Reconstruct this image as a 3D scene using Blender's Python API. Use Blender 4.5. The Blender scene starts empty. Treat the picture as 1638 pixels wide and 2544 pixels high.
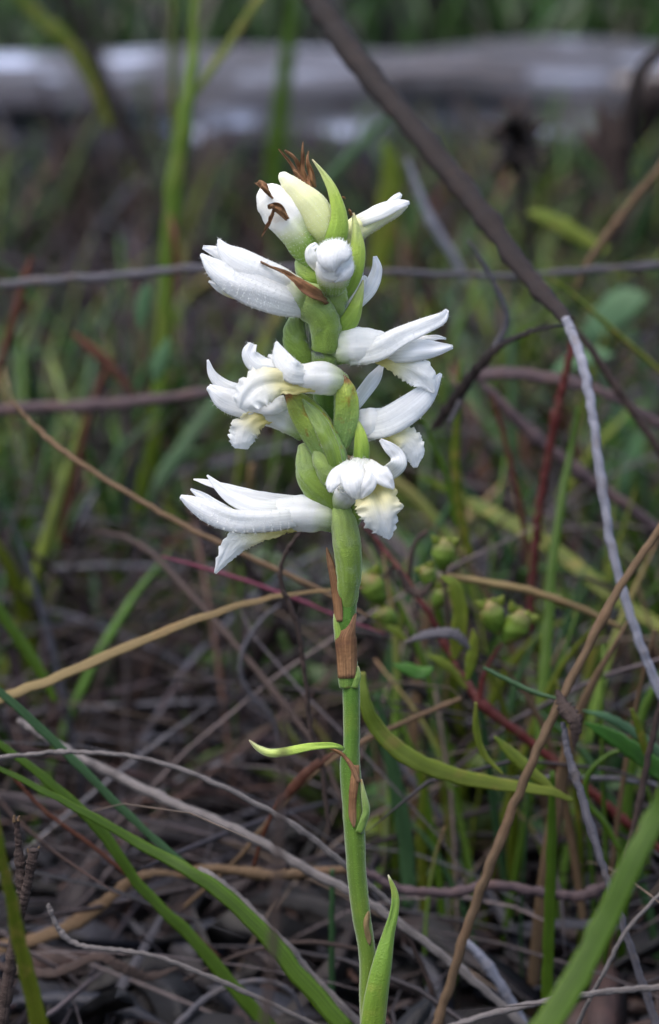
import bpy, math, random
import numpy as np
from mathutils import Vector, noise as mnoise

random.seed(11); rng = np.random.default_rng(11)
scene = bpy.context.scene
scene.unit_settings.system = 'METRIC'
scene.unit_settings.scale_length = 0.01          # one unit is one centimetre
COL = scene.collection
R = math.radians

# ------------------------------------------------------------------ camera
PITCH, DIST, TAN = R(15.0), 25.5, 0.18
FOC = np.array([0.0, 0.0, 6.9])
FWD = np.array([0, math.cos(PITCH), -math.sin(PITCH)])
UP = np.array([0, math.sin(PITCH), math.cos(PITCH)])
RIGHT = np.array([1.0, 0, 0])
CAM = FOC - FWD * DIST
cd = bpy.data.cameras.new('camera'); cam = bpy.data.objects.new('camera', cd); COL.objects.link(cam)
cam.location = CAM; cam.rotation_euler = (R(90) - PITCH, 0, 0)
cd.sensor_fit = 'VERTICAL'; cd.sensor_height = 36; cd.sensor_width = 36; cd.lens = 18 / TAN
cd.clip_start = 0.5; cd.clip_end = 60000
cd.dof.use_dof = True; cd.dof.focus_distance = DIST - 0.1; cd.dof.aperture_fstop = 0.29; cd.dof.aperture_blades = 9
scene.camera = cam

# ------------------------------------------------------------------ sky and sun (soft overcast light)
SUN_EL, SUN_AZ = R(70), R(-125)      # azimuth measured from +Y towards +X
w = bpy.data.worlds.new('World'); scene.world = w; w.use_nodes = True
nt = w.node_tree; bg = nt.nodes['Background']
sk = nt.nodes.new('ShaderNodeTexSky'); sk.sky_type = 'NISHITA'; sk.sun_disc = False
sk.sun_elevation = SUN_EL; sk.sun_rotation = SUN_AZ; sk.air_density = 1.0; sk.dust_density = 4.0; sk.ozone_density = 1.0
nt.links.new(sk.outputs[0], bg.inputs[0]); bg.inputs[1].default_value = 0.12
sl = bpy.data.lights.new('sun', 'SUN'); sl.energy = 0.75; sl.angle = R(70); sl.color = (1.0, 0.95, 0.89)
so = bpy.data.objects.new('sun', sl); COL.objects.link(so); so.location = (-30, -40, 90)
sd = Vector((math.sin(SUN_AZ) * math.cos(SUN_EL), math.cos(SUN_AZ) * math.cos(SUN_EL), math.sin(SUN_EL)))
so.rotation_euler = sd.to_track_quat('Z', 'Y').to_euler()
scene.view_settings.view_transform = 'Standard'; scene.view_settings.look = 'None'
scene.view_settings.exposure = 1.42; scene.view_settings.gamma = 1.0
scene.cycles.use_denoising = True
scene.cycles.max_bounces = 8; scene.cycles.transparent_max_bounces = 4

# ------------------------------------------------------------------ places
def P(x, y, Y):
    """point at world depth Y seen at photograph position x, y; also centimetres per photograph pixel there"""
    d = FWD + RIGHT * ((x - 819) / 1272 * TAN) + UP * ((1272 - y) / 1272 * TAN)
    t = (Y - CAM[1]) / d[1]
    return CAM + d * t, t * TAN / 1272
LEAN = math.tan(R(5))
def Q(x, y, d):
    """point on the orchid: d centimetres behind its own slightly leaning plane"""
    dr = FWD + RIGHT * ((x - 819) / 1272 * TAN) + UP * ((1272 - y) / 1272 * TAN)
    t = DIST + d - LEAN * (1272 - y) * DIST * TAN / 1272
    return CAM + dr * t
PXC = DIST * TAN / 1272
def camvec(v):
    v = np.array(v, float); r = RIGHT * v[0] + UP * v[1] - FWD * v[2]
    return r / np.linalg.norm(r)
def gh(x, y):
    return 0.55 * mnoise.noise((x * .11, y * .11, 3.1)) + 0.25 * mnoise.noise((x * .4, y * .4, 7.7)) - 0.1

# ------------------------------------------------------------------ mesh makers
def cr(pts, n):
    """Catmull-Rom through the rows of pts, n samples, spaced by control point"""
    p = np.array(pts, float); m = len(p)
    if m == 2: p = np.array([p[0], (p[0] + p[1]) / 2, p[1]]); m = 3
    e = np.vstack([2 * p[0] - p[1], p, 2 * p[-1] - p[-2]])
    out = []
    for s in np.linspace(0, m - 1, n):
        i = min(int(s), m - 2); t = s - i
        a, b, c, d = e[i], e[i + 1], e[i + 2], e[i + 3]
        out.append(.5 * (2 * b + (c - a) * t + (2 * a - 5 * b + 4 * c - d) * t * t + (3 * b - a - 3 * c + d) * t ** 3))
    return np.array(out)

def frames(c, nrm):
    t = np.gradient(c, axis=0); t /= np.linalg.norm(t, axis=1)[:, None] + 1e-12
    n = np.tile(np.array(nrm, float), (len(c), 1)) if np.ndim(nrm) == 1 else nrm
    n = n - t * (n * t).sum(1)[:, None]
    ln = np.linalg.norm(n, axis=1)
    bad = ln < .15
    if bad.any():
        alt = np.tile(camvec((.3, .9, .4)), (len(c), 1)); alt = alt - t * (alt * t).sum(1)[:, None]
        n[bad] = alt[bad]; ln = np.linalg.norm(n, axis=1)
    n /= ln[:, None]
    return t, n, np.cross(t, n)

class Geo:
    def __init__(s): s.v = []; s.f = []; s.uv = []; s.n = 0
    def add(s, v, f, uv):
        s.v.append(np.array(v, float)); s.f += [tuple(i + s.n for i in q) for q in f]; s.uv += list(map(tuple, uv)); s.n += len(v)
    def verts(s): return np.vstack(s.v)

def sweep(g, c, a, b, nrm, seg=10, fold=0.0, rough=0.0, seed=0.0, seams=0):
    """closed tube of elliptic section along c; a half width, b half depth (rows of c); ends closed"""
    c = np.array(c); n = len(c); t, N, S = frames(c, nrm)
    v = []; uv = []
    for i in range(n):
        for k in range(seg):
            th = 2 * math.pi * k / seg
            q = 1.0
            if seams: q -= .13 * math.sin(math.pi * min(1, 1.4 * i / (n - 1))) * math.exp(-((((th + .25 * math.sin(i * .2 + seed)) * seams / (2 * math.pi) + .35) % 1 - .5) / .11) ** 2)
            if rough:
                q += rough * mnoise.noise((i * .45 + seed, math.cos(th) * .9, math.sin(th) * .9 + seed * 1.7))
            v.append(c[i] + S[i] * a[i] * math.cos(th) * q + N[i] * (b[i] * math.sin(th) * q + fold * a[i] * abs(math.cos(th))))
            uv.append((i / (n - 1), k / seg))
    f = [(i * seg + k, i * seg + (k + 1) % seg, (i + 1) * seg + (k + 1) % seg, (i + 1) * seg + k) for i in range(n - 1) for k in range(seg)]
    v.append(c[0] - t[0] * .3 * min(a[0], b[0])); uv.append((0, .5)); i0 = len(v) - 1
    v.append(c[-1] + t[-1] * .5 * min(a[-1], b[-1])); uv.append((1, .5)); i1 = len(v) - 1
    f += [(i0, (k + 1) % seg, k) for k in range(seg)]
    f += [(i1, (n - 1) * seg + k, (n - 1) * seg + (k + 1) % seg) for k in range(seg)]
    g.add(v, f, uv)

def shell(g, c, wd, nrm, phi=.8, thick=.018, nv=11, frill=0.0, wave=.02, seed=0.0, groove=0.0):
    """petal: a curved sheet with thickness along c, half width wd, arched by the half angle phi towards nrm"""
    c = np.array(c); n = len(c); t, N, S = frames(c, nrm)
    top = []; bot = []; uvs = []
    for i in range(n):
        for j in range(nv):
            s = -1 + 2 * j / (nv - 1); u = i / (n - 1)
            W = wd[i]; Rr = W / max(math.sin(min(phi, math.pi / 2)), .05)
            x = Rr * math.sin(s * phi); h = Rr * (math.cos(s * phi) - math.cos(phi))
            e = max(0, abs(s) - .45) / .55
            if frill:
                fr = mnoise.noise((u * 19 + seed, s * 1.3 + 5 * (s > 0), seed)) + .9 * mnoise.noise((u * 45 + seed, 3.0 * (s > 0), seed + 4))
                x *= 1 + frill * .9 * e * fr; h += frill * W * 1.6 * e * mnoise.noise((u * 13 + seed * 2, s * 1.5, 9.1))
            h += wave * (mnoise.noise((u * 3.1 + seed, s * 1.4, seed * .7)) * 2 + .6 * mnoise.noise((u * 8 + seed, s * 5, 2.2)))
            h -= groove * W * math.exp(-(s / .18) ** 2)
            p = c[i] + S[i] * x + N[i] * h
            nn = N[i] * math.cos(s * phi) + S[i] * math.sin(s * phi)
            th = thick * (1 - .75 * s ** 4) * (1 - .6 * (2 * u - 1) ** 8)
            top.append(p + nn * th / 2); bot.append(p - nn * th / 2); uvs.append((u, (s + 1) / 2))
    m = n * nv
    f = []
    for i in range(n - 1):
        for j in range(nv - 1):
            a0 = i * nv + j; f.append((a0, a0 + 1, a0 + nv + 1, a0 + nv)); f.append((m + a0, m + a0 + nv, m + a0 + nv + 1, m + a0 + 1))
    for i in range(n - 1):
        a0 = i * nv; b0 = a0 + nv - 1
        f.append((a0, a0 + nv, m + a0 + nv, m + a0)); f.append((b0, m + b0, m + b0 + nv, b0 + nv))
    for j in range(nv - 1):
        f.append((j, m + j, m + j + 1, j + 1)); q = (n - 1) * nv + j; f.append((q, q + 1, m + q + 1, m + q))
    g.add(top + bot, f, uvs + uvs)

def build(name, g, material, origin=None, parent=None, smooth=True, cols=None, **props):
    v = g.verts() if isinstance(g, Geo) else g[0]
    f = g.f if isinstance(g, Geo) else g[1]
    o3 = np.array(origin, float) if origin is not None else np.zeros(3)
    me = bpy.data.meshes.new(name); me.from_pydata((v - o3).tolist(), [], f if isinstance(f, list) else f.tolist())
    if isinstance(g, Geo):
        uvl = me.uv_layers.new(name='UVMap'); idx = np.empty(len(me.loops), int); me.loops.foreach_get('vertex_index', idx)
        uvl.data.foreach_set('uv', np.array(g.uv, float)[idx].ravel())
    if cols is not None:
        at = me.color_attributes.new('tint', 'FLOAT_COLOR', 'POINT'); at.data.foreach_set('color', cols.astype(np.float32).ravel())
    me.materials.append(material)
    if smooth: me.polygons.foreach_set('use_smooth', [True] * len(me.polygons))
    me.update()
    ob = bpy.data.objects.new(name, me); COL.objects.link(ob)
    if parent is not None:
        ob.parent = parent
        ob.location = o3 - ORG.get(parent.name, np.zeros(3))
    else: ob.location = o3
    ORG[ob.name] = o3
    for k, val in props.items(): ob[k] = val
    return ob
ORG = {}
def thing(name, origin, label, category, group=None):
    e = bpy.data.objects.new(name, None); COL.objects.link(e); e.location = origin; ORG[e.name] = np.array(origin, float)
    e.empty_display_size = .3; e['label'] = label; e['category'] = category
    if group: e['group'] = group
    return e

# ------------------------------------------------------------------ materials
def mat(name, stops, streak=.25, streak_scale=(2, 26), mottle=None, mottle_amt=.4, mottle_scale=6.0, mottle_lo=.52, rough=.55, sss=0.0, sss_r=.06,
        bump=.15, bump_scale=60.0, udist=.06, spec=.22, sheen=0.0, sparkle=False, transl=0.0):
    """colour runs along the piece (UV u) through stops, with long streaks, blotches of another colour and fine relief"""
    m = bpy.data.materials.new(name); m.use_nodes = True; nt = m.node_tree; N = nt.nodes; L = nt.links
    b = N['Principled BSDF']
    tc = N.new('ShaderNodeTexCoord'); sep = N.new('ShaderNodeSeparateXYZ'); L.new(tc.outputs['UV'], sep.inputs[0])
    n0 = N.new('ShaderNodeTexNoise'); n0.inputs['Scale'].default_value = 9; L.new(tc.outputs['Object'], n0.inputs['Vector'])
    ad = N.new('ShaderNodeMath'); ad.operation = 'MULTIPLY_ADD'; L.new(n0.outputs[0], ad.inputs[0]); ad.inputs[1].default_value = udist * 2; L.new(sep.outputs[0], ad.inputs[2])
    sb = N.new('ShaderNodeMath'); sb.operation = 'SUBTRACT'; L.new(ad.outputs[0], sb.inputs[0]); sb.inputs[1].default_value = udist
    rp = N.new('ShaderNodeValToRGB'); L.new(sb.outputs[0], rp.inputs[0]); e = rp.color_ramp.elements
    while len(e) < len(stops): e.new(.5)
    for k, (p, c) in enumerate(stops): e[k].position = p; e[k].color = (*c, 1)
    cur = rp.outputs[0]
    mp = N.new('ShaderNodeMapping'); L.new(tc.outputs['UV'], mp.inputs[0]); mp.inputs['Scale'].default_value = (*streak_scale, 1)
    ns = N.new('ShaderNodeTexNoise'); ns.inputs['Scale'].default_value = 1; ns.inputs['Detail'].default_value = 4; L.new(mp.outputs[0], ns.inputs['Vector'])
    mr = N.new('ShaderNodeMapRange'); L.new(ns.outputs[0], mr.inputs[0]); mr.inputs[1].default_value = .3; mr.inputs[2].default_value = .7
    mr.inputs[3].default_value = 1 - streak; mr.inputs[4].default_value = 1 + streak * .8
    mx = N.new('ShaderNodeMix'); mx.data_type = 'RGBA'; mx.blend_type = 'MULTIPLY'; mx.inputs[0].default_value = 1
    L.new(cur, mx.inputs[6]); L.new(mr.outputs[0], mx.inputs[7]); cur = mx.outputs[2]
    if mottle:
        nm = N.new('ShaderNodeTexNoise'); nm.inputs['Scale'].default_value = mottle_scale; nm.inputs['Detail'].default_value = 5; L.new(tc.outputs['Object'], nm.inputs['Vector'])
        m2 = N.new('ShaderNodeMapRange'); L.new(nm.outputs[0], m2.inputs[0]); m2.inputs[1].default_value = mottle_lo; m2.inputs[2].default_value = mottle_lo + .14; m2.inputs[4].default_value = mottle_amt
        mm = N.new('ShaderNodeMix'); mm.data_type = 'RGBA'; L.new(m2.outputs[0], mm.inputs[0]); L.new(cur, mm.inputs[6]); mm.inputs[7].default_value = (*mottle, 1); cur = mm.outputs[2]
    L.new(cur, b.inputs['Base Color'])
    b.inputs['Roughness'].default_value = rough; b.inputs['Specular IOR Level'].default_value = spec
    if sss: b.inputs['Subsurface Weight'].default_value = sss; b.inputs['Subsurface Radius'].default_value = (1, .9, .7); b.inputs['Subsurface Scale'].default_value = sss_r
    if sheen: b.inputs['Sheen Weight'].default_value = sheen; b.inputs['Sheen Roughness'].default_value = .4
    nb = N.new('ShaderNodeTexVoronoi' if sparkle else 'ShaderNodeTexNoise'); nb.inputs['Scale'].default_value = bump_scale; L.new(tc.outputs['Object'], nb.inputs['Vector'])
    bm = N.new('ShaderNodeBump'); bm.inputs['Strength'].default_value = bump; bm.inputs['Distance'].default_value = .03
    sm = N.new('ShaderNodeMath'); sm.operation = 'ADD'; L.new(nb.outputs[0], sm.inputs[0]); L.new(ns.outputs[0], sm.inputs[1])
    L.new(sm.outputs[0], bm.inputs['Height']); L.new(bm.outputs[0], b.inputs['Normal'])
    if transl:
        tr = N.new('ShaderNodeBsdfTranslucent'); L.new(cur, tr.inputs[0]); L.new(bm.outputs[0], tr.inputs['Normal']); ms = N.new('ShaderNodeMixShader'); ms.inputs[0].default_value = transl
        out = N['Material Output']; L.new(b.outputs[0], ms.inputs[1]); L.new(tr.outputs[0], ms.inputs[2]); L.new(ms.outputs[0], out.inputs[0])
    return m

WHT = (.90, .91, .89); CRM = (.80, .81, .60); YEL = (.78, .70, .22); GRN = (.17, .30, .05); LGR = (.34, .46, .13); BRN = (.20, .085, .03)
M = {}
M['petal'] = mat('white_petal', [(0, (.86, .87, .80)), (.3, WHT), (1, (.90, .91, .92))], streak=.16, streak_scale=(1.2, 11), rough=.5, sss=.35, bump=.16, bump_scale=120, sparkle=True, transl=.40)
M['tube'] = mat('floral_tube', [(0, (.24, .37, .09)), (.10, (.38, .50, .18)), (.22, (.68, .74, .52)), (.36, WHT), (1, WHT)], streak=.12, streak_scale=(1.2, 14), rough=.5, sss=.35, bump=.16, bump_scale=120, sparkle=True, transl=.40)
M['lip'] = mat('lip_petal', [(0, YEL), (.25, (.80, .72, .30)), (.42, (.83, .79, .50)), (.58, (.83, .83, .76)), (.75, WHT), (1, WHT)], streak=.06, rough=.5, sss=.35, bump=.3, bump_scale=110, sparkle=True, transl=.40)
M['bud'] = mat('white_bud', [(0, GRN), (.30, (.24, .36, .08)), (.44, (.62, .66, .42)), (.52, (.80, .80, .74)), (1, (.82, .82, .78))], streak=.06, mottle=(.45, .28, .14), mottle_amt=.35, mottle_scale=5, mottle_lo=.60, rough=.5, sss=.3, bump=.15, bump_scale=120, sparkle=True)
M['cream'] = mat('cream_bud', [(0, (.30, .40, .10)), (.22, (.60, .64, .28)), (.6, (.74, .75, .44)), (1, (.80, .80, .66))], streak=.06, rough=.5, sss=.3, bump=.15, bump_scale=120, sparkle=True)
M['ovary'] = mat('ovary_green', [(0, (.14, .23, .03)), (.5, (.21, .31, .05)), (1, (.36, .46, .16))], streak=.28, streak_scale=(1.2, 12), mottle=(.26, .34, .14), mottle_amt=.55, mottle_scale=6, rough=.6, sss=.2, bump=.35, bump_scale=90, sheen=.5, sparkle=True)
M['bract'] = mat('bract_green', [(0, (.17, .30, .04)), (.55, (.32, .44, .07)), (.9, (.45, .50, .20)), (1, (.45, .40, .22))], streak=.2, streak_scale=(1.2, 9), rough=.45, sss=.25, bump=.35, bump_scale=60, sheen=.15)
M['bract_spot'] = mat('bract_spotted', [(0, (.17, .29, .09)), (.35, (.22, .34, .09)), (.6, (.30, .40, .06)), (.82, (.32, .38, .08)), (.89, (.26, .12, .04)), (1, (.16, .07, .03))], streak=.2, streak_scale=(1.2, 9), mottle=(.28, .12, .02), mottle_amt=.85, mottle_scale=10, mottle_lo=.565, rough=.55, sss=.2, bump=.4, bump_scale=45, sheen=.15)
M['dry_bract'] = mat('dry_bract', [(0, (.24, .13, .06)), (.5, (.17, .082, .036)), (1, (.25, .14, .075))], streak=.55, streak_scale=(1.5, 14), mottle=(.08, .032, .024), mottle_amt=.6, mottle_scale=7, rough=.7, bump=.3, bump_scale=30)
M['stem'] = mat('stem_green', [(0, (.14, .20, .016)), (.25, (.095, .17, .016)), (.6, (.062, .15, .014)), (1, (.13, .25, .04))], streak=.32, streak_scale=(3, 8), mottle=(.17, .22, .02), mottle_amt=.5, mottle_scale=2.2, rough=.5, sss=.15, bump=.3, bump_scale=90, sheen=.45, sparkle=True)
M['sleaf'] = mat('stem_leaf', [(0, (.13, .20, .015)), (.5, (.13, .235, .03)), (.94, (.15, .25, .05)), (1, (.5, .52, .36))], streak=.15, streak_scale=(1.2, 10), mottle=(.26, .24, .05), mottle_amt=.3, mottle_scale=5, rough=.42, sss=.2, bump=.35, bump_scale=60, sheen=.2)
M['green_hair'] = mat('green_plant_hair', [(0, (.30, .42, .16)), (1, (.52, .60, .42))], streak=0, rough=.5, bump=0)
M['sheath'] = mat('stem_sheath', [(0, (.10, .18, .025)), (.6, (.16, .25, .06)), (.9, (.26, .32, .12)), (1, (.30, .20, .09))], streak=.3, streak_scale=(1.2, 10), mottle=(.22, .12, .05), mottle_amt=.5, mottle_scale=9, mottle_lo=.56, rough=.55, sss=.15, bump=.35, bump_scale=60, sheen=.3)
M['hair'] = mat('plant_hair', [(0, (.8, .82, .8)), (1, (.85, .87, .88))], streak=0, rough=.5, sss=.0, bump=0)
def simple(k, c0, c1, **kw):
    M[k] = mat(k, [(0, c0), (1, c1)], **kw)
simple('grass', (.034, .074, .004), (.05, .095, .006), streak=.5, streak_scale=(1.2, 15), rough=.4, sss=.1, bump=.25)
simple('grass_yellow', (.055, .09, .005), (.085, .10, .008), streak=.5, streak_scale=(1.2, 15), rough=.45, mottle=(.22, .15, .04), mottle_amt=.4, bump=.25)
simple('grass_olive', (.055, .105, .006), (.07, .115, .008), streak=.5, streak_scale=(1.2, 15), rough=.5, mottle=(.075, .085, .008), mottle_amt=.5, mottle_scale=1.2, bump=.2)
simple('grass_blue', (.025, .062, .022), (.035, .078, .03), streak=.5, streak_scale=(1.2, 15), rough=.45, bump=.25)
simple('grass_dark', (.02, .055, .008), (.03, .07, .010), streak=.3, rough=.5, bump=.25)
simple('leaf_lime', (.085, .125, .010), (.115, .14, .015), streak=.5, streak_scale=(1.2, 15), rough=.45, mottle=(.20, .12, .04), mottle_amt=.4, mottle_scale=2.5, sss=.1, bump=.3)
simple('leaf_green', (.026, .09, .008), (.04, .12, .013), streak=.5, streak_scale=(1.2, 15), rough=.4, mottle=(.12, .22, .08), mottle_amt=.5, mottle_scale=3, sss=.1, bump=.3)
simple('leaf_pale', (.05, .11, .05), (.07, .135, .065), streak=.2, rough=.5, mottle=(.08, .17, .06), mottle_amt=.5, mottle_scale=2, bump=.3)
simple('tan', (.13, .083, .045), (.10, .064, .036), streak=.35, rough=.6, mottle=(.14, .08, .045), mottle_amt=.5, mottle_scale=3, bump=.5)
simple('straw', (.20, .15, .065), (.14, .095, .045), streak=.35, rough=.55, mottle=(.20, .12, .05), mottle_amt=.4, mottle_scale=3, bump=.4)
simple('brown', (.045, .031, .027), (.058, .04, .034), streak=.4, rough=.65, mottle=(.06, .035, .03), mottle_amt=.5, mottle_scale=4, bump=.6)
simple('dark_brown', (.013, .010, .009), (.018, .012, .011), streak=.35, rough=.7, mottle=(.035, .022, .017), mottle_amt=.4, mottle_scale=3, bump=.5)
simple('pinkish', (.08, .055, .06), (.068, .047, .05), streak=.35, rough=.65, mottle=(.12, .07, .06), mottle_amt=.45, mottle_scale=3, bump=.5)
simple('grey', (.10, .096, .112), (.08, .076, .088), streak=.4, rough=.7, mottle=(.11, .09, .08), mottle_amt=.6, mottle_scale=4, bump=.7)
simple('twig_grey', (.19, .17, .165), (.15, .135, .13), streak=.45, rough=.7, mottle=(.07, .06, .06), mottle_amt=.6, mottle_scale=4, bump=.8)
simple('log_bark', (.022, .022, .030), (.03, .028, .036), streak=.3, rough=.8, mottle=(.06, .062, .08), mottle_amt=.7, mottle_scale=.8, bump=.8, bump_scale=6)  # near-black tone paints in the shade of the log's underside; loose plates share it
simple('pale_grey', (.24, .245, .29), (.19, .195, .235), streak=.3, rough=.7, mottle=(.16, .14, .14), mottle_amt=.55, mottle_scale=4, bump=.6)
simple('red', (.09, .016, .013), (.07, .018, .017), streak=.3, rough=.5, mottle=(.09, .05, .03), mottle_amt=.4, bump=.3)
simple('rust', (.085, .027, .013), (.06, .023, .014), streak=.3, rough=.6, mottle=(.10, .05, .03), mottle_amt=.5, bump=.4)
simple('magenta', (.15, .035, .06), (.12, .03, .05), streak=.3, rough=.5, bump=.3)
M['blade_brown_tip'] = mat('blade_brown_tip', [(0, (.09, .18, .025)), (.55, (.11, .18, .03)), (.8, (.20, .17, .06)), (1, (.24, .15, .08))], streak=.3, rough=.45, bump=.25)
M['capsule'] = mat('capsule_green', [(0, (.06, .12, .015)), (.6, (.10, .16, .02)), (1, (.15, .14, .05))], streak=.2, mottle=(.20, .10, .05), mottle_amt=.5, mottle_scale=6, rough=.45, sss=.1, bump=.4)

def tintmat(name, rough=.65, bump=.5):
    m = bpy.data.materials.new(name); m.use_nodes = True; nt = m.node_tree; N = nt.nodes; L = nt.links; b = N['Principled BSDF']
    a = N.new('ShaderNodeVertexColor'); a.layer_name = 'tint'
    tc = N.new('ShaderNodeTexCoord'); n = N.new('ShaderNodeTexNoise'); n.inputs['Scale'].default_value = 3.5; n.inputs['Detail'].default_value = 6; L.new(tc.outputs['Object'], n.inputs['Vector'])
    mr = N.new('ShaderNodeMapRange'); L.new(n.outputs[0], mr.inputs[0]); mr.inputs[1].default_value = .3; mr.inputs[2].default_value = .7; mr.inputs[3].default_value = .6; mr.inputs[4].default_value = 1.35
    mx = N.new('ShaderNodeMix'); mx.data_type = 'RGBA'; mx.blend_type = 'MULTIPLY'; mx.inputs[0].default_value = 1; L.new(a.outputs[0], mx.inputs[6]); L.new(mr.outputs[0], mx.inputs[7])
    L.new(mx.outputs[2], b.inputs['Base Color']); b.inputs['Roughness'].default_value = rough
    n2 = N.new('ShaderNodeTexNoise'); n2.inputs['Scale'].default_value = 25; L.new(tc.outputs['Object'], n2.inputs['Vector'])
    bm = N.new('ShaderNodeBump'); bm.inputs['Strength'].default_value = bump; bm.inputs['Distance'].default_value = .05; L.new(n2.outputs[0], bm.inputs['Height']); L.new(bm.outputs[0], b.inputs['Normal'])
    return m
M['litter'] = tintmat('litter'); M['turf'] = tintmat('turf', .5, .2)

# ------------------------------------------------------------------ ground
def ground():
    rs = np.concatenate([np.linspace(0, 130, 105), np.geomspace(140, 40000, 26)]); na = 120
    v = [(0, 20, gh(0, 20))]; f = []
    for r in rs[1:]:
        for k in range(na):
            x = r * math.cos(2 * math.pi * k / na); y = 20 + r * math.sin(2 * math.pi * k / na)
            z = gh(x, y) + .18 * mnoise.noise((x * 1.3, y * 1.3, 1)) if r < 200 else gh(x, y) * 2 + .004 * r * mnoise.noise((x * .004, y * .004, 2))
            v.append((x, y, z))
    for k in range(na): f.append((0, 1 + k, 1 + (k + 1) % na))
    for i in range(len(rs) - 2):
        for k in range(na):
            a = 1 + i * na + k; b = 1 + i * na + (k + 1) % na; f.append((a, a + na, b + na, b))
    m = bpy.data.materials.new('soil'); m.use_nodes = True; nt = m.node_tree; N = nt.nodes; L = nt.links; b = N['Principled BSDF']
    tc = N.new('ShaderNodeTexCoord'); n = N.new('ShaderNodeTexNoise'); n.inputs['Scale'].default_value = .5; n.inputs['Detail'].default_value = 9; L.new(tc.outputs['Object'], n.inputs['Vector'])
    r = N.new('ShaderNodeValToRGB'); L.new(n.outputs[0], r.inputs[0]); e = r.color_ramp.elements; e[0].position = .3; e[0].color = (.004, .0035, .004, 1); e[1].position = .7; e[1].color = (.018, .013, .014, 1)
    x = e.new(.55); x.color = (.009, .007, .008, 1)
    L.new(r.outputs[0], b.inputs['Base Color']); b.inputs['Roughness'].default_value = .9
    n2 = N.new('ShaderNodeTexNoise'); n2.inputs['Scale'].default_value = 6; n2.inputs['Detail'].default_value = 8; L.new(tc.outputs['Object'], n2.inputs['Vector'])
    bm = N.new('ShaderNodeBump'); bm.inputs['Strength'].default_value = .8; bm.inputs['Distance'].default_value = .15; L.new(n2.outputs[0], bm.inputs['Height']); L.new(bm.outputs[0], b.inputs['Normal'])
    build('ground', (np.array(v), f), m, kind='structure', label='dark brown soil under the litter and grass', category='ground')
ground()

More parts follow.
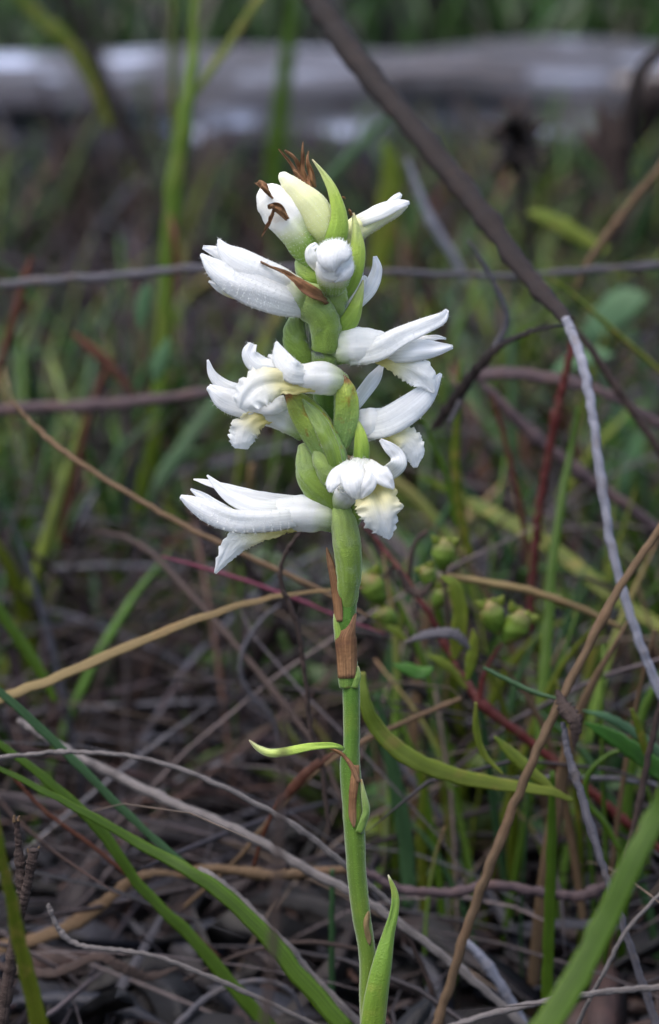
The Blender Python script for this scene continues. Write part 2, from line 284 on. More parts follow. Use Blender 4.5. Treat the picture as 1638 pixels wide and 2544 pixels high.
# ------------------------------------------------------------------ fallen log behind
def log():
    org = np.array([0, 53.0, 0.0]); nl, ns = 260, 64
    v = []; f = []; uv = []
    for i in range(nl):
        x = -75 + 150 * i / (nl - 1)
        cy = 53 + 1.2 * mnoise.noise((x * .03, 0, 5)) + .012 * x; cz = 3.2 + .5 * mnoise.noise((x * .04, 4, 1)) + .006 * x
        R0 = 2.35 + .5 * mnoise.noise((x * .07, 9, 3)) + (.5 * math.exp(-((x - 6) / 5) ** 2))
        for k in range(ns):
            th = 2 * math.pi * k / ns; c, s = math.cos(th), math.sin(th)
            r = R0 + .45 * mnoise.noise((x * .12, c * 1.6, s * 1.6)) - .55 * max(0, mnoise.noise((x * .06, c * 5, s * 5 + 2)) - .05) * 2 + .10 * mnoise.noise((x * .3, c * 9, s * 9))
            v.append((x, cy + r * c, cz + r * s)); uv.append((i / nl, k / ns))
    f = [(i * ns + k, (i + 1) * ns + k, (i + 1) * ns + (k + 1) % ns, i * ns + (k + 1) % ns) for i in range(nl - 1) for k in range(ns)]
    f.append(tuple(range(ns))); f.append(tuple((nl - 1) * ns + k for k in reversed(range(ns))))
    m = bpy.data.materials.new('weathered_wood'); m.use_nodes = True; nt = m.node_tree; N = nt.nodes; L = nt.links; b = N['Principled BSDF']
    tc = N.new('ShaderNodeTexCoord'); mp = N.new('ShaderNodeMapping'); L.new(tc.outputs['Object'], mp.inputs[0]); mp.inputs['Scale'].default_value = (.12, 1.1, 1.1)
    n = N.new('ShaderNodeTexNoise'); n.inputs['Scale'].default_value = 1; n.inputs['Detail'].default_value = 8; L.new(mp.outputs[0], n.inputs['Vector'])
    r = N.new('ShaderNodeValToRGB'); L.new(n.outputs[0], r.inputs[0]); e = r.color_ramp.elements
    e[0].position = .40; e[0].color = (.02, .02, .026, 1); e[1].position = .66; e[1].color = (.42, .48, .64, 1); x = e.new(.52); x.color = (.075, .077, .10, 1)
    n3 = N.new('ShaderNodeTexNoise'); n3.inputs['Scale'].default_value = .5; n3.inputs['Detail'].default_value = 4; L.new(tc.outputs['Object'], n3.inputs['Vector'])
    mr = N.new('ShaderNodeMapRange'); L.new(n3.outputs[0], mr.inputs[0]); mr.inputs[1].default_value = .45; mr.inputs[2].default_value = .55; mr.inputs[4].default_value = .9
    mx = N.new('ShaderNodeMix'); mx.data_type = 'RGBA'; L.new(mr.outputs[0], mx.inputs[0]); L.new(r.outputs[0], mx.inputs[6]); mx.inputs[7].default_value = (.045, .045, .055, 1)
    L.new(mx.outputs[2], b.inputs['Base Color']); b.inputs['Roughness'].default_value = .8
    bm = N.new('ShaderNodeBump'); bm.inputs['Strength'].default_value = .9; bm.inputs['Distance'].default_value = .4; L.new(n.outputs[0], bm.inputs['Height']); L.new(bm.outputs[0], b.inputs['Normal'])
    lg = thing('fallen_log', org, 'weathered grey fallen log lying across the ground behind everything', 'log')
    build('trunk', (np.array(v), f), m, origin=org, parent=lg)
    bv = []; nb = 220; ka = 20  # dark shell over the lower front, its colour standing in for underside shade
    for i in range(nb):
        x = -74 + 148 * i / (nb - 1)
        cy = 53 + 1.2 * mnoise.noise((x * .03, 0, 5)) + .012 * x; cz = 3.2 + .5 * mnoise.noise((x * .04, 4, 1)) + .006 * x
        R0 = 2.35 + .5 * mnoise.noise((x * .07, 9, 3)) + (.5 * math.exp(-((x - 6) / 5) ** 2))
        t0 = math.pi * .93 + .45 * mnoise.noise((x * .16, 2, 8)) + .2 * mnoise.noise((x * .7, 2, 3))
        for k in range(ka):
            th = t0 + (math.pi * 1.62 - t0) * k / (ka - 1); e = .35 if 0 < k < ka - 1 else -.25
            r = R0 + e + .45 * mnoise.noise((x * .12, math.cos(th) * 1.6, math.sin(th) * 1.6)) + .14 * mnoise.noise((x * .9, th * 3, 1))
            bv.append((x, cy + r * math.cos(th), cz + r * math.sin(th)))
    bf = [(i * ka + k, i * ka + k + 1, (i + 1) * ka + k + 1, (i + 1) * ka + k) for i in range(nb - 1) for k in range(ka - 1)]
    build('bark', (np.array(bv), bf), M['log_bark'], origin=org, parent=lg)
    # loose bark_plates and a branch stub on it
    for (x, z0, L_, hw, mt) in [(3.2, 5.4, 4.0, .35, 'grey'), (-7, 4.6, 6, .5, 'log_bark'), (10, 5.2, 5, .4, 'twig_grey'), (-2, 3.6, 5, .45, 'log_bark')]:
        g = Geo(); c = cr([(x - L_ / 2, 51.2 - .1 * z0, z0 - .2), (x, 50.5 - .1 * (5 - z0), z0 + .05), (x + L_ / 2, 51.1 - .1 * z0, z0 - .15)], 12)
        sweep(g, c, [hw * (.4 + .6 * math.sin(math.pi * (i + .6) / 12.2)) for i in range(12)], [.12] * 12, (0, -.5, .85), seg=8, rough=.5, seed=x)
        build('bark_plate', g, M[mt], origin=c[6], parent=lg)
    g = Geo(); c = cr([(8, 50.5, 3.6), (8.3, 49.4, 4.4), (8.4, 48.9, 5.2)], 8); sweep(g, c, np.linspace(.75, .4, 8), np.linspace(.75, .4, 8), (1, 0, 0), seg=10, rough=.4)
    build('branch_stub', g, M['dark_brown'], origin=c[0], parent=lg)
log()

# ------------------------------------------------------------------ the uncountable litter and turf
def strips(n, pos, az, tilt0, tilt1, L, W, k=6, flat=.35, curl=0.0):
    """n tapering three-sided blades; tilt from vertical runs tilt0 -> tilt1"""
    s = np.linspace(0, 1, k + 1)
    th = tilt0[:, None] + (tilt1 - tilt0)[:, None] * s[None, :]
    a = az[:, None] + curl * (rng.normal(size=n)[:, None]) * s[None, :] ** 1.5
    dx = np.sin(th) * np.cos(a); dy = np.sin(th) * np.sin(a); dz = np.cos(th)
    step = (L / k)[:, None]
    def cum(d): return np.concatenate([np.zeros((n, 1)), np.cumsum(d[:, :-1] * step, 1)], 1)
    c = np.stack([pos[:, 0:1] + cum(dx), pos[:, 1:2] + cum(dy), pos[:, 2:3] + cum(dz)], -1)
    T = np.stack([dx, dy, dz], -1); ra = rng.uniform(0, 2 * math.pi, n)
    S = np.stack([-np.sin(a), np.cos(a), np.zeros_like(a)], -1); Nn = np.cross(T, S)
    cs, sn = np.cos(ra)[:, None, None], np.sin(ra)[:, None, None]
    S, Nn = S * cs + Nn * sn, Nn * cs - S * sn
    prof = np.clip(np.sin(np.clip(s, 0, 1) * math.pi * .62 + .55), .04, 1); prof[-1] = .05
    hw = (W[:, None] * prof[None, :])[:, :, None]
    v = np.stack([c + S * hw, c - S * hw, c + Nn * hw * flat * 2], 2).reshape(-1, 3)
    base = (np.arange(n) * (k + 1) * 3)[:, None, None]; i = (np.arange(k) * 3)[None, :, None]
    q = np.array([[0, 1, 4, 3], [1, 2, 5, 4], [2, 0, 3, 5]])
    f = (base[..., None] + i[..., None] + q[None, None]).reshape(-1, 4)
    return v, f, (k + 1) * 3
def palette(n, cols, per, jit=.25):
    c = np.array(cols)[rng.integers(0, len(cols), n)] * (1 + rng.uniform(-jit, jit, (n, 1)))
    return np.repeat(np.concatenate([c, np.ones((n, 1))], 1), per, 0)
def field(n, y0, y1, half=.30, pw=1.3, gap=True):
    """spots on the ground, denser near; clear of the spot where the orchid stands"""
    y = y0 + (y1 - y0) * rng.random(n) ** pw; x = (rng.random(n) * 2 - 1) * ((y + 25).clip(8) * half + 3)
    z = np.array([gh(a, b) for a, b in zip(x, y)])
    return np.stack([x, y, z], -1)

DEAD = [(.05, .03, .025), (.04, .025, .024), (.028, .019, .018), (.10, .088, .10), (.035, .03, .036), (.075, .045, .032), (.018, .012, .012), (.055, .026, .022)]
DEAD = [(c[0] * .38, c[1] * .29, c[2] * .36) for c in DEAD] + [(.085, .085, .11), (.05, .022, .014)]
LIVE = [(.028, .075, .004), (.04, .09, .006), (.065, .10, .007), (.018, .055, .008), (.028, .072, .024), (.085, .11, .008), (.07, .028, .012)]
def litter():
    parts = []
    n = 2600; p = field(n, 4.5, 49, pw=.85); p[:, 2] += rng.random(n) ** 2 * 1.8
    parts.append((*strips(n, p, rng.uniform(0, 6.28, n), rng.uniform(1.15, 1.6, n), rng.uniform(1.35, 1.85, n), rng.uniform(3, 11, n), rng.uniform(.02, .06, n) * (.5 + p[:, 1] / 28), curl=.5), DEAD, n))
    n = 3800; p = field(n, .5, 50); p[:, 2] += rng.random(n) * .7
    parts.append((*strips(n, p, rng.uniform(0, 6.28, n), rng.uniform(.9, 1.7, n), rng.uniform(1.2, 2.2, n), rng.uniform(.6, 2.4, n), rng.uniform(.08, .3, n), k=5, flat=.15, curl=1.2), [(.012, .007, .008), (.007, .005, .006), (.018, .010, .010), (.005, .004, .005), (.036, .018, .015), (.026, .026, .036)], n))
    n = 800; p = field(n, 3.2, 20, pw=1.0); p[:, 2] += rng.random(n) ** 1.5 * 1.5
    parts.append((*strips(n, p, rng.uniform(0, 6.28, n), rng.uniform(.4, 1.5, n), rng.uniform(1.4, 2.3, n), rng.uniform(3, 8, n), rng.uniform(.014, .036, n), curl=.9), [(.085, .065, .064), (.055, .042, .045), (.11, .105, .12), (.08, .055, .038), (.03, .022, .024)], n))
    n = 800; p = field(n, 36, 49, pw=.8)
    parts.append((*strips(n, p, rng.uniform(0, 6.28, n), rng.uniform(0, .4, n), rng.uniform(.2, 1.3, n), rng.uniform(3, 6.5, n), rng.uniform(.05, .13, n), curl=.4), [(.04, .02, .014), (.03, .05, .008), (.02, .05, .006), (.02, .014, .013)], n))
    n = 1500; p = field(n, 8, 48, pw=1.0)
    parts.append((*strips(n, p, rng.uniform(0, 6.28, n), rng.uniform(0, .5, n), rng.uniform(.3, 1.5, n), rng.uniform(2.5, 6.5, n), rng.uniform(.025, .08, n), curl=.5), DEAD, n))
    vs, fs, cs, off = [], [], [], 0
    for v, f, per, pal, n in parts:
        vs.append(v); fs.append(f + off); off += len(v); cs.append(palette(n, pal, per))
    build('ground_litter', (np.vstack(vs), np.vstack(fs)), M['litter'], cols=np.vstack(cs), kind='stuff', label='matted dead stems and brown leaf litter covering the ground', category='litter')
    n = 5000; p = field(n, 9, 48.5, pw=.95); cl = np.array([mnoise.noise((a * .12, b * .12, 20)) for a, b in p[:, :2]]); keep = cl + .12 * rng.normal(size=n) > .02; p = p[keep]; n = len(p)
    a1 = strips(n, p, rng.uniform(0, 6.28, n), rng.uniform(0, .35, n), rng.uniform(.3, 1.5, n), rng.uniform(2, 6, n), rng.uniform(.03, .12, n), curl=.5)
    n2 = 2600; p2 = field(n2, 7, 48, pw=.9); p2[:, 2] += .1 + rng.random(n2) ** 2 * 1.5
    cl2 = np.array([mnoise.noise((a * .16, b * .10, 40)) for a, b in p2[:, :2]]); p2 = p2[cl2 > .05]; n2 = len(p2)
    a2 = strips(n2, p2, rng.uniform(0, 6.28, n2), rng.uniform(.5, 1.1, n2), rng.uniform(1.2, 1.9, n2), rng.uniform(.7, 1.9, n2), rng.uniform(.2, .5, n2), k=5, flat=.12)
    v = np.vstack([a1[0], a2[0]]); f = np.vstack([a1[1], a2[1] + len(a1[0])])
    c = np.vstack([palette(n, LIVE, a1[2]), palette(n2, [(.035, .08, .012), (.05, .11, .035), (.07, .11, .014), (.10, .17, .08), (.09, .13, .02)], a2[2])])
    build('ground_cover', (v, f), M['turf'], cols=c, kind='stuff', label='low green grass and small leaves growing through the litter', category='ground cover')
    n = 2600; y = 58 + 75 * rng.random(n) ** 1.2; x = (rng.random(n) * 2 - 1) * (y * .45 + 8); p = np.stack([x, y, np.array([gh(a, b) for a, b in zip(x, y)])], -1)
    a3 = strips(n, p, rng.uniform(0, 6.28, n), rng.uniform(0, .3, n), rng.uniform(.3, 1.2, n), rng.uniform(4, 11, n), rng.uniform(.12, .35, n))
    build('far_grass', a3[:2], M['turf'], cols=palette(n, [(.02, .06, .006), (.03, .075, .010), (.03, .035, .016), (.022, .02, .02)], a3[2]), kind='stuff', label='dark green grass growing beyond the fallen log', category='grass')
litter()

# ------------------------------------------------------------------ single stems, blades and twigs
D = 1638 / 1540          # the view the positions were read from
WOODY = ('twig_grey', 'brown', 'dark_brown', 'grey', 'pale_grey', 'pinkish', 'tan', 'rust', 'red')
def DY(q): return q if q < 3.5 else 3.5 + (q - 3.5) * 1.7
def strand(name, label, cat, pts, width, material, Y, flat=1.0, nrm=(0, .3, 1), rough=.25, group=None, n=None, fold=0.0, seg=8, parent=None, wob=.010):
    """pts in view pixels; Y depth (number or one per point); width in pixels (number or one per point)"""
    m = len(pts); Ys = [Y] * m if np.isscalar(Y) else Y; Ys = [DY(q) for q in Ys]; ws = [width] * m if np.isscalar(width) else width; ws = [.86 * q for q in ws]
    rows = []
    for (x, y), yy, ww in zip(pts, Ys, ws):
        p, s = P(x * D, y * D, yy); rows.append((*p, ww * D * s / 2))
    n = n or (max(14, 7 * m) if material not in WOODY else 14 * m); c = cr(rows, n); sd = (hash(label or name) % 977) * .37 if False else (sum(map(ord, label or name)) % 977) * .37
    cc = c[:, :3].copy(); wl = wob * np.ptp(cc, axis=0).max() * .35
    for i in range(n):
        cc[i] += wl * np.array([mnoise.noise((i * .35, sd, 0)), mnoise.noise((i * .35, sd, 5)), mnoise.noise((i * .35, sd, 9))])
    a = np.maximum(c[:, 3], .004)
    if material in WOODY:
        rr = random.Random(int(sd * 100)); ln_ = np.linalg.norm(np.diff(cc, axis=0), axis=1).sum(); s_ = np.linspace(0, 1, n)
        for _ in range(max(1, int(ln_ / 1.6))):
            q = rr.random(); k_ = np.exp(-((s_ - q) * ln_ / .10) ** 2); a = a * (1 + rr.uniform(.15, .45) * k_)
            side = np.array([rr.gauss(0, 1), 0, rr.gauss(0, 1)]); cc += side * (np.abs(s_ - q)[:, None] * ln_) * rr.uniform(.004, .016)
        a = a * (1 + .10 * np.array([mnoise.noise((i * .6, sd, 3)) for i in range(n)]))
    g = Geo(); sweep(g, cc, a, np.maximum(a * flat, .006), camvec(nrm), seg=seg, fold=fold, rough=rough, seed=sd)
    base = cc[np.argmin(cc[:, 2])]
    if parent is not None:
        return build(name, g, M[material], origin=base, parent=parent)
    o = build(name, g, M[material], origin=base, label=label, category=cat)
    if group: o['group'] = group
    return o
TW, BL = 'twig', 'grass blade'
# bent stalk: dark upper part, kink, pale lower part, drooping leaf
kp, _ = P(1515 * D, 1640 * D, 2.5)
bs = thing('bent_stalk', kp, 'tall bent dead stalk, dark brown above its kink and silvery grey below', 'stalk')
strand('upper_stalk', 'upper_stalk', None, [(690, -90), (735, -10), (850, 160), (980, 320), (1110, 480), (1230, 640), (1335, 757)], [78, 76, 72, 68, 62, 54, 38], 'dark_brown', [7.5, 7.2, 6.4, 5.6, 4.9, 4.2, 3.6], parent=bs, rough=.15, flat=.7)
strand('lower_stalk', 'lower_stalk', None, [(1338, 752), (1352, 790), (1378, 880), (1396, 1000), (1415, 1160), (1448, 1340), (1500, 1500), (1550, 1620), (1610, 1760), (1680, 1960)], [24, 28, 28, 27, 27, 26, 26, 26, 26, 26], 'pale_grey', [3.5, 3.4, 3.1, 2.9, 2.7, 2.5, 2.3, 2.2, 2.1, 2], parent=bs, rough=.15)
strand('drooping_leaf', 'drooping_leaf', None, [(1342, 768), (1290, 768), (1230, 782), (1165, 815), (1100, 880), (1040, 960), (1000, 1010)], [10, 14, 18, 26, 36, 38, 8], 'dark_brown', [3.5, 3.8, 4, 4.3, 4.6, 5, 5.2], parent=bs, flat=.25)
S_ = strand
S_('twig', 'slender grey twig lying level behind the top flowers and the dark bent stalk', TW, [(-60, 642), (200, 630), (480, 612), (800, 628), (1200, 642), (1400, 628), (1600, 605)], [24, 24, 22, 18, 18, 20, 22], 'grey', 7)
S_('dead_stalk', 'pinkish brown dead stem lying level across the tall green grass stem', 'dead stem', [(-60, 966), (120, 955), (300, 942), (500, 920), (650, 900), (780, 890)], [34, 34, 32, 30, 24, 16], 'pinkish', [8, 8, 8, 8, 8.5, 9])
S_('dead_stalk', 'thin tan dead stem slanting from the pinkish stem down behind the lowest flower', 'dead stem', [(20, 930), (70, 985), (150, 1055), (280, 1140), (420, 1222), (560, 1290), (730, 1370), (860, 1440)], [8, 13, 16, 16, 16, 15, 13, 8], 'tan', [4.5, 4.4, 4.2, 4, 3.8, 3.6, 3.4, 3.2])
S_('dried_grass_leaf', 'straw yellow dead grass blade arching towards the middle of the orchid stem', 'dead blade', [(-80, 1675), (0, 1633), (110, 1592), (260, 1528), (420, 1462), (560, 1415), (690, 1387), (850, 1372)], [30, 30, 29, 28, 24, 18, 12, 5], 'straw', [1.8, 2, 2.2, 2.4, 2.6, 2.7, 2.8, 2.9], flat=.3, fold=.2)
S_('dead_stalk', 'brown dead stem curving down past the straw yellow blade into the litter', 'dead stem', [(200, 1250), (270, 1258), (345, 1292), (430, 1372), (520, 1462), (620, 1580), (690, 1672), (750, 1760), (800, 1900)], [10, 17, 18, 18, 17, 16, 15, 14, 10], 'brown', [6, 5.7, 5.4, 5, 4.7, 4.3, 4, 3.8, 3.6])
S_('dead_stalk', 'thin dull magenta stem crossing behind the tip of the straw blade', 'dead stem', [(380, 1300), (470, 1325), (560, 1352), (700, 1402), (800, 1445), (900, 1480)], [6, 10, 11, 11, 9, 5], 'magenta', 4)
S_('tendril', 'thin crinkled brown tendril hanging between lowest flower and orchid stem', 'tendril', [(705, 1240), (680, 1270), (655, 1322), (662, 1380), (690, 1450), (706, 1530), (716, 1620), (725, 1700), (752, 1790), (770, 1950)], [8, 12, 12, 14, 17, 14, 13, 14, 12, 10], 'brown', 2.2)
S_('tendril', 'dark grey hooked tendril curling below the straw blade', 'tendril', [(655, 1412), (610, 1450), (572, 1510), (562, 1570), (585, 1620), (630, 1665), (660, 1740)], [8, 12, 14, 15, 15, 14, 10], 'grey', 4.5)
# tall green grass behind, left
tg, _ = P(268 * D, 1620 * D, 16); tall = thing('tall_grass_plant', tg, 'tall green grass plant with side leaves standing behind the pinkish level stem', 'grass')
strand('grass_stem', 'tg1', None, [(462, -60), (452, 110), (440, 220), (425, 330), (402, 480), (388, 690), (372, 900), (357, 1050), (328, 1170), (300, 1270), (282, 1400), (268, 1620)], [24, 28, 38, 48, 50, 46, 44, 42, 42, 36, 26, 12], 'grass_olive', [11, 10.8, 10.6, 10.5, 10.4, 10.3, 10.2, 10.2, 10.3, 10.4, 10.6, 10.9], parent=tall, flat=.45)
strand('leaf', 'tg2', None, [(432, 250), (470, 195), (530, 110), (600, 5), (650, -70)], [20, 24, 24, 22, 16], 'grass_yellow', [10.6, 10.7, 10.9, 11, 11.2], parent=tall, flat=.25)
strand('leaf', 'tg3', None, [(300, 1270), (360, 1140), (430, 1040), (500, 945), (560, 870)], [26, 38, 40, 30, 8], 'grass_blue', [10.3, 10.6, 11, 11.3, 11.6], parent=tall, flat=.2)
strand('dry_leaf', 'tg4', None, [(398, 500), (408, 560), (412, 640), (402, 720)], [8, 20, 18, 6], 'rust', [10.1, 10, 10, 10], parent=tall, flat=.3)
# foreground left
S_('twig', 'thin grey arched twig passing behind the orchid stem above the grass', TW, [(-80, 1762), (0, 1750), (110, 1744), (210, 1747), (350, 1768), (520, 1832), (680, 1922), (760, 1980), (850, 2050), (920, 2110)], [12, 13, 13, 13, 14, 15, 16, 17, 16, 12], 'twig_grey', 1.0)
S_('twig', 'long thick brown twig slanting down behind the orchid stem to the bottom', TW, [(20, 1650), (80, 1690), (200, 1762), (380, 1852), (560, 1932), (700, 2012), (840, 2088), (960, 2172), (1100, 2282), (1230, 2400)], [16, 22, 26, 28, 28, 27, 25, 24, 24, 22], 'twig_grey', [3, 2.9, 2.7, 2.4, 2.1, 1.9, 1.7, 1.5, 1.3, 1.2])
S_('grass_leaf', 'blue green grass blade crossing the thin arched twig', BL, [(-60, 1570), (0, 1615), (100, 1708), (200, 1802), (320, 1922), (430, 2020), (520, 2090)], [18, 22, 24, 24, 22, 20, 14], 'grass_blue', 1.8, flat=.3, fold=.25)
S_('grass_leaf', 'bright green grass blade running under the olive one to the bottom', BL, [(-60, 1690), (0, 1738), (120, 1832), (230, 1935), (330, 2072), (450, 2192), (560, 2322), (660, 2440)], [14, 20, 26, 30, 30, 34, 40, 44], 'grass', 1.6, flat=.3, fold=.25)
S_('grass_leaf', 'long olive grass blade widening to bright green below beside pale dead blade', BL, [(-60, 1765), (0, 1795), (150, 1872), (320, 1968), (470, 2052), (600, 2162), (700, 2280), (810, 2410)], [11, 14, 20, 28, 38, 46, 50, 52], 'grass', [1.0, 1.0, 1.0, 1.0, .9, .8, .7, .6], flat=.3, fold=.25)
S_('dried_grass_leaf', 'whitish dead grass blade lying along the wide green blade', 'dead blade', [(468, 2030), (500, 2052), (560, 2100), (650, 2190), (720, 2268), (800, 2352), (880, 2430)], [12, 24, 25, 24, 23, 24, 24], 'twig_grey', [1.2, 1.1, 1.1, 1.0, 1, .9, .9], flat=.35)
S_('grass_culm', 'straight upright green grass stem between orchid stem and whitish dead blade', 'grass stem', [(777, 2030), (776, 2120), (775, 2230), (774, 2330), (774, 2440)], [12, 16, 17, 17, 17], 'grass_blue', 2.4, flat=.6)
S_('grass_leaf', 'broad soft green grass blade rising in front of the forked twig', BL, [(-26, 1800), (-4, 1950), (22, 2080), (52, 2220), (92, 2392), (110, 2480)], [12, 26, 34, 42, 50, 54], 'grass_yellow', [-4.2, -4.2, -4.1, -4, -3.9, -3.8], flat=.25, fold=.2)
fk, _ = P(5 * D, 2430 * D, -.4); fork = thing('broken_twig', fk, 'broken brown forked twig with splintered ends', TW)
strand('main_shoot', 'fk1', None, [(38, 1912), (44, 1960), (46, 2010), (52, 2070), (46, 2140), (32, 2230), (16, 2330), (4, 2440)], [17, 19, 24, 34, 32, 32, 34, 36], 'brown', -.4, parent=fork, rough=.4)
strand('side_shoot', 'fk2', None, [(80, 1984), (74, 2020), (66, 2060), (56, 2110), (48, 2150)], [30, 24, 26, 26, 18], 'brown', [-.5, -.5, -.48, -.45, -.4], parent=fork, rough=.4)
for k, (a, b) in enumerate([((34, 1920), (33, 1904)), ((43, 1918), (46, 1905)), ((70, 1992), (64, 1982)), ((86, 1990), (93, 1976))]):
    strand('splinter', 'fks%d' % k, None, [a, ((a[0] + b[0]) / 2, (a[1] + b[1]) / 2), b], [9, 7, 3], 'tan', -.42, parent=fork, n=6)
S_('dead_leaf', 'wide folded tan dead leaf bending behind the green blades', 'dead leaf', [(-60, 2250), (0, 2215), (130, 2178), (230, 2120), (300, 2062), (360, 2040), (460, 2048)], [40, 40, 36, 34, 28, 20, 8], 'tan', [3.4, 3.4, 3.3, 3.2, 3.1, 3, 3], flat=.25, rough=.4)
S_('dead_stalk', 'rusty tan dead stem lying level behind the thick brown twig', 'dead stem', [(420, 2040), (480, 2030), (560, 2035), (640, 2045), (730, 2038), (850, 2030)], [14, 26, 26, 30, 28, 18], 'tan', 2.9)
S_('twig', 'grey twig with a curled up end crossing under the green blades', TW, [(108, 2112), (118, 2135), (140, 2175), (180, 2205), (260, 2216), (350, 2230), (480, 2278), (620, 2340), (760, 2410), (820, 2450)], [10, 12, 15, 15, 14, 14, 15, 14, 13, 13], 'twig_grey', .6, rough=.4)
S_('dead_leaf', 'crumpled reddish brown dead leaf low beside the forked twig', 'dead leaf', [(-50, 2240), (40, 2266), (130, 2272), (230, 2236), (290, 2262), (350, 2282), (420, 2262)], [22, 26, 28, 26, 30, 26, 8], 'brown', [2.3, 2.2, 2.1, 2, 2, 2.1, 2.2], flat=.3, rough=.5)
S_('dead_stalk', 'thin rusty stem slanting under the green grass blades', 'dead stem', [(20, 1800), (100, 1890), (220, 1980), (330, 2072), (420, 2150), (510, 2235)], [8, 11, 12, 12, 12, 9], 'rust', 2.3)
S_('twig', 'thin dark twig lying level low behind the wide green blade', TW, [(430, 2290), (560, 2230), (700, 2200), (830, 2215), (900, 2235)], [10, 12, 13, 12, 9], 'brown', [2.5, 2.3, 2.2, 2.2, 2.2])
S_('dead_leaf', 'curled orange tipped dead blade pointing up at the small bent bract', 'dead leaf', [(590, 2030), (620, 1940), (650, 1880), (690, 1835), (735, 1790), (790, 1752)], [10, 12, 16, 30, 22, 6], 'rust', [2.6, 2.5, 2.4, 2.3, 2.2, 2.2], flat=.4)
S_('dead_stalk', 'thin pale stem crossing below the orange tipped dead blade', 'dead stem', [(440, 2110), (560, 2000), (650, 1890), (740, 1800), (850, 1730), (960, 1680), (1080, 1630)], [10, 12, 12, 13, 14, 15, 12], 'tan', [3.4, 3.3, 3.2, 3.2, 3.2, 3.3, 3.4])
S_('twig', 'arched grey dead stem near the bottom beneath the curled twig', TW, [(380, 2440), (430, 2380), (500, 2320), (600, 2290), (680, 2310), (720, 2380)], [14, 18, 20, 18, 14, 10], 'grey', 1.9)
S_('dried_grass_leaf', 'pale leaning dead blade deep in shade under the rusty leaf', 'dead blade', [(200, 2440), (270, 2330), (330, 2230), (390, 2120)], [26, 28, 26, 14], 'grey', [3, 3.2, 3.4, 3.6], flat=.3)
S_('twig', 'dim blurred upright stem standing nearer than the orchid', TW, [(668, 1640), (655, 1900), (645, 2150), (618, 2440)], [14, 22, 24, 24], 'brown', [-7.5, -7.6, -7.7, -7.8])
# right side
S_('dead_stalk', 'long straight tan dead stem leaning across the silvery bent stalk', 'dead stem', [(1620, 1100), (1540, 1238), (1440, 1392), (1335, 1600), (1252, 1782), (1182, 1962), (1112, 2152), (1040, 2392), (1020, 2460)], [20, 22, 23, 25, 26, 28, 28, 28, 28], 'tan', [2.2, 2.0, 1.8, 1.5, 1.2, 1, .8, .6, .5])
S_('grass_leaf', 'widest bright green grass blade, soft edged, leaning in front of grey twigs', BL, [(1600, 1740), (1545, 1880), (1480, 2010), (1400, 2182), (1330, 2312), (1262, 2420), (1220, 2490)], [40, 58, 66, 70, 74, 78, 78], 'grass', [-5, -5, -5.2, -5.4, -5.6, -5.8, -6], flat=.2, fold=.2)
S_('twig', 'pale grey twig lying level at the foot of the widest green blade', TW, [(960, 2440), (1060, 2396), (1200, 2355), (1350, 2327), (1470, 2314), (1620, 2308)], [15, 17, 19, 19, 19, 17], 'twig_grey', .2, rough=.4)
S_('twig', 'thin grey twig rising behind the widest green blade', TW, [(1610, 2020), (1540, 2088), (1465, 2172), (1420, 2256), (1370, 2350), (1330, 2440)], [9, 11, 12, 12, 12, 11], 'twig_grey', .4)
S_('twig', 'wavy rusty grey twig lying level behind the tan leaning stem', TW, [(800, 2010), (870, 2040), (930, 2072), (1050, 2082), (1150, 2064), (1250, 2082), (1350, 2092), (1410, 2070), (1450, 2030)], [16, 22, 26, 27, 27, 28, 27, 26, 12], 'pinkish', 2.6, rough=.4)
S_('dead_stalk', 'ridged dark grey stem leaning behind the wide front blade', 'dead stem', [(1310, 1690), (1325, 1760), (1352, 1840), (1395, 1990), (1425, 2090), (1460, 2200), (1500, 2330), (1535, 2440)], [14, 20, 22, 21, 20, 22, 24, 26], 'grey', [1.2, 1.1, 1, .8, .7, .6, .5, .4])
S_('dead_leaf', 'curled dry brown leaf hanging where the tan stem meets green twig', 'dead leaf', [(1302, 1612), (1318, 1650), (1345, 1690), (1342, 1745)], [12, 32, 36, 8], 'brown', [1.3, 1.2, 1.1, 1.1], flat=.4, rough=.6)
S_('grass_culm', 'thin green stem running from the seedhead plant to the tan stem', 'grass stem', [(1130, 1560), (1190, 1590), (1250, 1618), (1312, 1634)], [10, 14, 14, 8], 'grass_blue', [1.9, 1.8, 1.7, 1.6])
S_('grass_leaf', 'long yellow green leaf arching from the orchid stem to the red stem', BL, [(848, 1570), (852, 1640), (890, 1715), (960, 1772), (1050, 1808), (1150, 1830), (1280, 1848), (1340, 1870)], [14, 34, 46, 50, 46, 38, 26, 10], 'leaf_lime', [1.6, 1.5, 1.5, 1.5, 1.6, 1.7, 1.8, 1.9], flat=.2, fold=.2)
S_('leaf', 'small curved lime leaf drooping from the red stem', 'leaf', [(1112, 1640), (1112, 1700), (1130, 1760), (1175, 1808)], [8, 18, 18, 6], 'leaf_lime', 1.6, flat=.25)
S_('leaf', 'broad fresh green leaf with its tip near the dry curled leaf', 'leaf', [(1366, 1688), (1410, 1712), (1470, 1748), (1540, 1800), (1600, 1850)], [5, 36, 52, 56, 50], 'leaf_green', [2.2, 2.3, 2.5, 2.7, 2.9], flat=.18, fold=.2)
S_('leaf', 'narrow paler green leaf lying just above the broad fresh leaf', 'leaf', [(1362, 1660), (1420, 1675), (1480, 1710), (1545, 1762), (1610, 1810)], [4, 22, 28, 28, 24], 'leaf_pale', [2.6, 2.7, 2.9, 3.1, 3.2], flat=.2)
